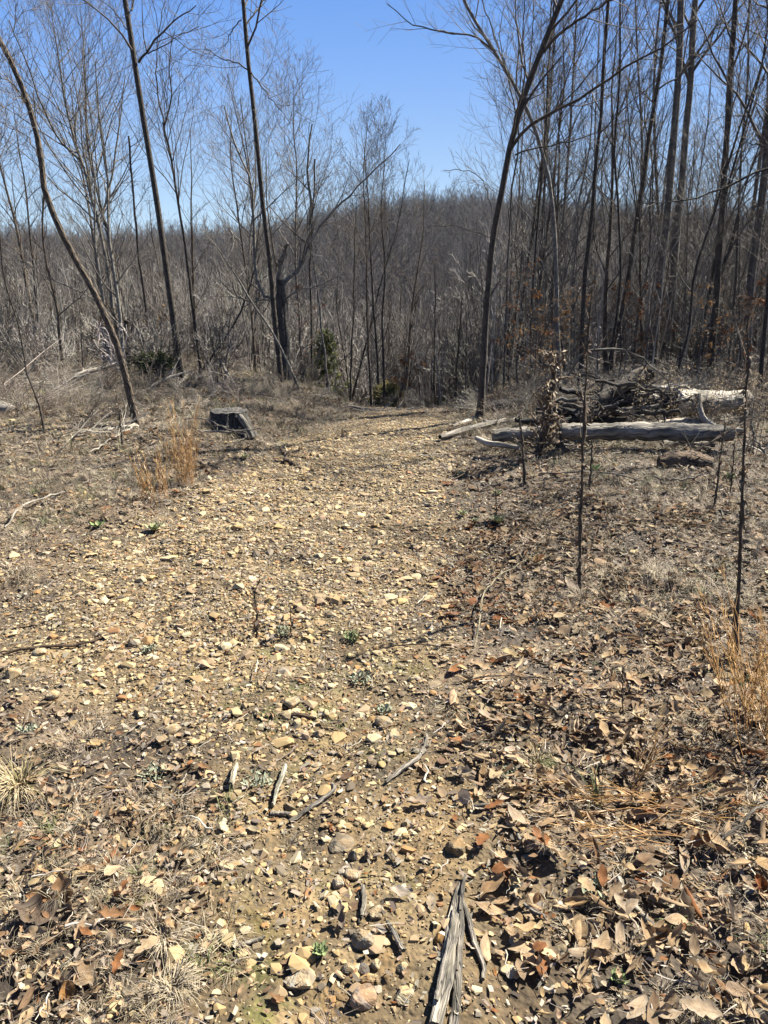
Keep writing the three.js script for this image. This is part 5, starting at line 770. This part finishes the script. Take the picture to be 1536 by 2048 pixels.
function silvery(label, px, py, w, seed, mi = 0) {
  const f = onGround(px, py), s = axisDepth(f) / FPX * w / 2, r = RNG(seed), gs = []; for (let k = 0; k < 70; k++) { const q = silverLeaf.clone(), a = r() * 6.28, el = 0.3 + 1.0 * r(), L = 0.012 + 0.014 * r(), rr = s * Math.sqrt(r()), b = r() * 6.28; q.translate(0, 0, 0.5); q.scale(L, L, L); q.rotateX(-el); q.rotateY(a); const x = Math.cos(b) * rr, z = Math.sin(b) * rr; q.translate(x, groundY(f.x + x, f.z + z) - f.y + 0.004 + 0.01 * r(), z); gs.push(q); }
  const g = thing('cudweed', label, 'plant', f); part('leaves', mergeGeometries(gs), silver[mi], g);
}
silvery('silvery green cudweed patch beside the bleached wood, lower middle', 518, 1568, 56, 1); silvery('silvery green cudweed patch right of the bottom leaves', 1195, 1785, 60, 2); silvery('silvery green patch in the leaf litter left of the gravel edge', 308, 1552, 50, 3); silvery('small silvery patch in the track near the middle', 722, 1362, 40, 4); silvery('small silvery patch on the track before the dead leaves', 768, 1424, 34, 5); silvery('silvery patch under the curled leaves right of the track', 1010, 1550, 40, 6); silvery('tiny silvery patch below the small oak leaf on the gravel', 568, 1268, 30, 7); silvery('tiny silvery patch on the left part of the gravel', 300, 1300, 30, 8); silvery('small bright green seedling at the bottom right', 1238, 1965, 24, 9, 1); silvery('small green seedling in the soil left of the rounded stone', 640, 1912, 18, 10, 1); silvery('greenish patch on the gravel right of the reddish stems', 705, 1276, 30, 11, 1); silvery('silvery patch at the left edge of the leaves, under the tan wedge', 60, 1465, 40, 12);

// ---------------------------------------------------------------- sticks and wood in the foreground
function stick(name, label, cat, px, w, mat, o = {}) {
  logN++; const n = o.n ?? 18, P = smooth(px.map(([x, y]) => onGround(x, y)), n), s = axisDepth(P[n >> 1]) / FPX / 2, r = RNG(5000 + logN), R = P.map((_, i) => table(w.map((v, k) => [k / (w.length - 1), v]), i / n) * s), B = new Buf();
  P.forEach((p, i) => { p.y = groundY(p.x, p.z) + R[i] * (o.lift ?? 0.7) + 0.004 + (o.arch ?? 0) * Math.sin(Math.PI * i / n); p.addScaledVector(rv(r), o.wob ?? 0.0015); });
  const c = P[n >> 1].clone(), g = thing(name, label, cat, c); B.tube(P, R, R[n >> 1] > 0.006 ? 9 : 6, { rough: 0.14, seed: logN, vs: 0.25, flat: o.flat, cap: true, cap0: true }); part('stem', B.geo(), mat, g, c);
  for (const [bp, bw] of o.forks ?? []) { const F = smooth(bp.map(([x, y]) => onGround(x, y)), 8); F.forEach((p) => { p.y = groundY(p.x, p.z) + 0.012; }); const C = new Buf(); C.tube(F, F.map((_, i) => bw * s * (1 - i * 0.06)), 6, { rough: 0.12, seed: logN, cap: true }); part('fork', C.geo(), mat, g, c); }
}
{ // weathered plank of split grey wood
  const c = onGround(900, 1930), g = thing('weathered_wood', 'long split weathered grey plank of wood at the bottom, right of the centre', 'driftwood', c), r = RNG(61);
  [[[[921, 1772], [912, 1810], [905, 1860], [896, 1930], [886, 1990], [870, 2060]], [6, 20, 27, 24, 28, 26], 0.014], [[[922, 1800], [922, 1850], [918, 1920], [915, 1990], [905, 2070]], [7, 15, 14, 17, 16], 0.011], [[[908, 1830], [900, 1900], [885, 1965], [872, 2020]], [6, 12, 14, 10], 0.028], [[[930, 1765], [924, 1800], [920, 1840]], [4, 9, 5], 0.03]].forEach(([px, w, lift], k) => {
    const P = smooth(px.map(([x, y]) => onGround(x, y)), 26), s = axisDepth(P[13]) / FPX / 2, B = new Buf(), R = P.map((_, i) => table(w.map((v, q) => [q / (w.length - 1), v]), i / 26) * s * (1 + 0.12 * vnoise(i * 0.7, k * 9))); P.forEach((p) => { p.y = groundY(p.x, p.z) + lift; }); 
    const S = 20, base = new Buf(); base.tube(P, R, S, { rough: 0.16, flute: 0.07, seed: k * 5.1, vs: 0.25, cap: true, cap0: true }); for (let q = 0; q < base.p.length; q += 3) { const gx = base.p[q], gz = base.p[q + 2]; let best = 0, bd = 9; P.forEach((p, i) => { const e = (p.x - gx) ** 2 + (p.z - gz) ** 2; if (e < bd) { bd = e; best = i; } }); base.p[q + 1] = P[best].y + (base.p[q + 1] - P[best].y) * 0.6 + 0.003 * vnoise(gx * 220, gz * 12); }
    const gg = base.geo(); gg.computeVertexNormals(); part('splinter', gg, k % 2 ? M.oldGrey : M.weather, g, c);
  });
}
stick('stick', 'pale knobbly stick lying close along the right side of the plank', 'stick', [[918, 1790], [936, 1840], [950, 1895], [968, 1940], [965, 1965]], [7, 12, 12, 11, 8], M.weather, { lift: 1.2 });
stick('stick', 'forked grey-brown stick on the mossy soil, lower middle', 'stick', [[580, 1648], [612, 1626], [645, 1603], [668, 1584], [664, 1572]], [8, 9, 9, 8, 7], M.weather, { lift: 1 });
stick('stick', 'curved pale forked stick in the dry leaves, middle right', 'stick', [[772, 1570], [800, 1548], [832, 1526], [850, 1500], [854, 1474]], [7, 9, 9, 8, 6], M.bleach, { lift: 1.4, forks: [[[[838, 1520], [856, 1500], [862, 1486]], 6]] });
stick('bleached_wood', 'bleached splintered piece of wood standing over the moss', 'driftwood', [[546, 1618], [553, 1592], [562, 1568], [572, 1542]], [12, 15, 18, 16], wood([0.66, 0.58, 0.45]), { flat: 0.5, lift: 1 });
stick('bleached_wood', 'short bleached piece of wood left of the silvery patch', 'driftwood', [[462, 1580], [468, 1560], [474, 1536]], [18, 22, 14], wood([0.62, 0.53, 0.38]), { flat: 0.5, lift: 0.8 });
stick('stick', 'long dark twig lying across the left gravel', 'stick', [[5, 1312], [60, 1302], [120, 1296], [180, 1288], [235, 1268]], [4, 6, 6, 5, 3], M.rot, { lift: 1.4 });
stick('stick', 'thin twig at the far left edge of the gravel', 'stick', [[0, 1262], [40, 1259], [75, 1254]], [3, 4, 3], M.rot, { lift: 1.4 });
stick('stick', 'dark flat piece of wood in the gravel, before the yellowish stone', 'stick', [[575, 1434], [605, 1437], [632, 1442]], [9, 12, 8], M.rot, { lift: 0.8, flat: 0.6 });
stick('stick', 'pale crossed stick, upper one above the big rounded stone', 'stick', [[775, 1850], [792, 1880], [806, 1908]], [8, 11, 9], M.weather, { lift: 1.2 });
stick('stick', 'small bark-stripped piece of wood beside the pale flat-topped stone', 'stick', [[724, 1838], [728, 1808], [726, 1780]], [10, 14, 12], M.bleach, { flat: 0.7, lift: 1 });
stick('stick', 'dark thin stick beside the upright small piece of wood', 'stick', [[718, 1850], [721, 1815], [716, 1790]], [4, 5, 4], M.char, { lift: 1 });
stick('stick', 'grey stick in the leaves right of the rusty leaf, lower right', 'stick', [[948, 1618], [980, 1616], [1022, 1614], [1048, 1618]], [8, 9, 9, 6], M.weather, { lift: 1.1 });
stick('stick', 'long brown stick slanting down through the lower right leaves', 'stick', [[1020, 1790], [1060, 1826], [1110, 1846], [1160, 1860], [1205, 1875]], [5, 8, 9, 8, 6], M.oldGrey, { lift: 1.5 });
stick('stick', 'pale slanting branch in the leaves above the silvery patch', 'stick', [[1020, 1648], [1045, 1690], [1080, 1700], [1115, 1730]], [5, 8, 8, 6], M.weather, { lift: 1.4 });
stick('stick', 'stick pointing down to the bottom edge, right of the plank', 'stick', [[1165, 1912], [1180, 1945], [1195, 1985]], [8, 9, 7], M.oldGrey, { lift: 1.2 });
stick('stick', 'pale peeled branch between curled leaves at lower right', 'stick', [[1236, 1760], [1255, 1805], [1280, 1835], [1312, 1862]], [12, 14, 13, 9], M.bleach, { lift: 1.1 });
stick('stick', 'long grey twig slanting in from the right edge at lower right', 'stick', [[1400, 1730], [1440, 1695], [1490, 1655], [1536, 1610]], [4, 5, 5, 4], M.oldGrey, { lift: 3, arch: 0.02 });
stick('stick', 'thick pale stick end at the bottom right corner', 'stick', [[1480, 2048], [1515, 2036], [1560, 2026]], [16, 18, 16], M.weather, { lift: 0.9 });
stick('stick', 'pale stub of wood in the soil at the bottom left', 'stick', [[475, 1898], [500, 1890], [530, 1878]], [7, 9, 6], M.bleach, { lift: 1.1 });
stick('stick', 'short grey stick under the bleached splintered piece', 'stick', [[540, 1632], [560, 1632], [582, 1632]], [8, 9, 7], M.weather, { lift: 1 });
stick('straw', 'long pale straw bent over the edge of the track at right', 'straw', [[1062, 1118], [1020, 1155], [985, 1188], [966, 1212], [958, 1262], [950, 1300]], [2, 3, 3, 3, 3, 2], wood([0.66, 0.54, 0.34]), { lift: 4, arch: 0.05 });
stick('straw', 'thin reddish vine stem across the track edge, upper one', 'vine', [[768, 1303], [820, 1304], [880, 1308], [930, 1312]], [2, 3, 3, 2], M.rot, { lift: 5, arch: 0.02 });
stick('straw', 'thin reddish vine stem across the leaves, lower one', 'vine', [[905, 1372], [980, 1368], [1060, 1369], [1115, 1371]], [2, 3, 3, 2], M.rot, { lift: 5, arch: 0.02 });
stick('straw', 'thin pale vine stem across the grass before the rotten stump', 'vine', [[1080, 955], [1160, 957], [1240, 962], [1290, 968]], [2, 3, 3, 2], M.weather, { lift: 5, arch: 0.03 });
stick('straw', 'pale bent stem lying in the dead grass at far left', 'stick', [[10, 1062], [50, 1030], [95, 1010], [130, 990]], [3, 4, 4, 3], M.bleach, { lift: 4, arch: 0.04 });
// leaves that stand out
function bigLeaf(label, px, py, w, kind, tone, yaw, tilt, seed, o = {}) { const f = onGround(px, py), s = axisDepth(f) / FPX * w, m = new THREE.Mesh(leafGeo(kind, { seed, w: 0.26, curl: 0.8, nv: kind === 'oak' ? 20 : 12, nu: 6, bend: 0.4, twist: 0.4, wave: 0.05, ...o }), leafMat(tone)); m.name = numbered('dry_leaf'); m.castShadow = m.receiveShadow = true; m.position.set(f.x, f.y + 0.022, f.z); m.rotation.set(tilt, yaw, tilt * 0.5, 'YXZ'); m.scale.setScalar(s); scene.add(m); tag(m, label, 'leaf'); }
bigLeaf('large dark grey-brown oak leaf at lower left', 92, 1845, 130, 'oak', [0.17, 0.135, 0.11], 1.5, 0.15, 201, { w: 0.3 });
bigLeaf('brown lobed oak leaf standing up behind the large dark one', 132, 1800, 80, 'oak', [0.38, 0.245, 0.145], 0.5, 0.8, 202, { w: 0.3 });
bigLeaf('reddish brown curled leaf left of the brown lobed one', 82, 1812, 60, 'oval', [0.32, 0.185, 0.10], 1.7, 0.3, 203, { curl: 1.5 });
bigLeaf('folded rust-brown leaf above the pale curly tuft, lower left', 228, 1842, 66, 'oak', [0.30, 0.175, 0.095], 2.0, 0.4, 204);
bigLeaf('brown leaf at the bottom left, lying before the orange one', 180, 1955, 56, 'oval', [0.30, 0.225, 0.15], 1.1, 0.2, 205, { curl: 0.5, w: 0.35 });
bigLeaf('bright orange-brown leaf at the bottom left corner', 140, 2000, 44, 'oval', [0.50, 0.28, 0.11], 0.4, 0.7, 206, { w: 0.4 });
bigLeaf('long curled leaf with white ribs and a red edge at right', 1236, 1458, 66, 'oval', [0.42, 0.33, 0.26], 1.5, 0.2, 207, { curl: 1.7, w: 0.22 });
bigLeaf('pale round leaf standing on edge among stones right of the middle', 928, 1605, 34, 'oval', [0.56, 0.50, 0.44], 0.2, 1.1, 208, { w: 0.38, curl: 0.3 });
bigLeaf('large flat tan leaf at the bottom right', 1472, 1995, 62, 'oval', [0.34, 0.255, 0.185], 2.3, 0.2, 209, { w: 0.34, curl: 0.3 });
bigLeaf('rusty red leaf at the right edge near the bottom', 1518, 1782, 46, 'oval', [0.36, 0.13, 0.045], 1.0, 0.9, 210, { w: 0.34 });
bigLeaf('ribbed tan leaf lying on a dark hollow, lower right', 1225, 1910, 84, 'oval', [0.46, 0.36, 0.25], 1.6, 0.15, 211, { w: 0.22, curl: 0.7 });
bigLeaf('orange leaf beside the foot of the tall stalk', 1115, 1222, 20, 'oval', [0.55, 0.26, 0.06], 0.7, 0.4, 212, { w: 0.4 });
bigLeaf('small russet oak leaf upright on the gravel by the reddish stems', 516, 1258, 26, 'oak', [0.26, 0.15, 0.09], 0.2, 1.2, 213, { w: 0.4 });
bigLeaf('pale grey leaf scrap on the gravel beside the russet oak leaf', 542, 1283, 26, 'oak', [0.52, 0.47, 0.41], 1.4, 0.2, 214, { w: 0.4 });
bigLeaf('pale long leaf beside the big tuft at the left edge', 100, 1588, 72, 'oval', [0.50, 0.42, 0.34], 1.0, 0.2, 215, { w: 0.2, curl: 1.2 });
bigLeaf('grey ribbed leaf on bare soil above the crossed stick', 802, 1796, 48, 'oval', [0.46, 0.42, 0.38], 1.5, 0.1, 216, { w: 0.26, curl: 0.4 });
bigLeaf('crumpled dark grey leaf left of the big rounded stone', 684, 1845, 56, 'oak', [0.30, 0.26, 0.23], 0.2, 0.5, 217, { curl: 1.6, wave: 0.09 });
bigLeaf('grey ribbed leaf with a torn edge, right of the silvery patch', 840, 1612, 60, 'oak', [0.40, 0.34, 0.28], 1.9, 0.1, 218, { curl: 0.6 });

renderer.render(scene, camera);
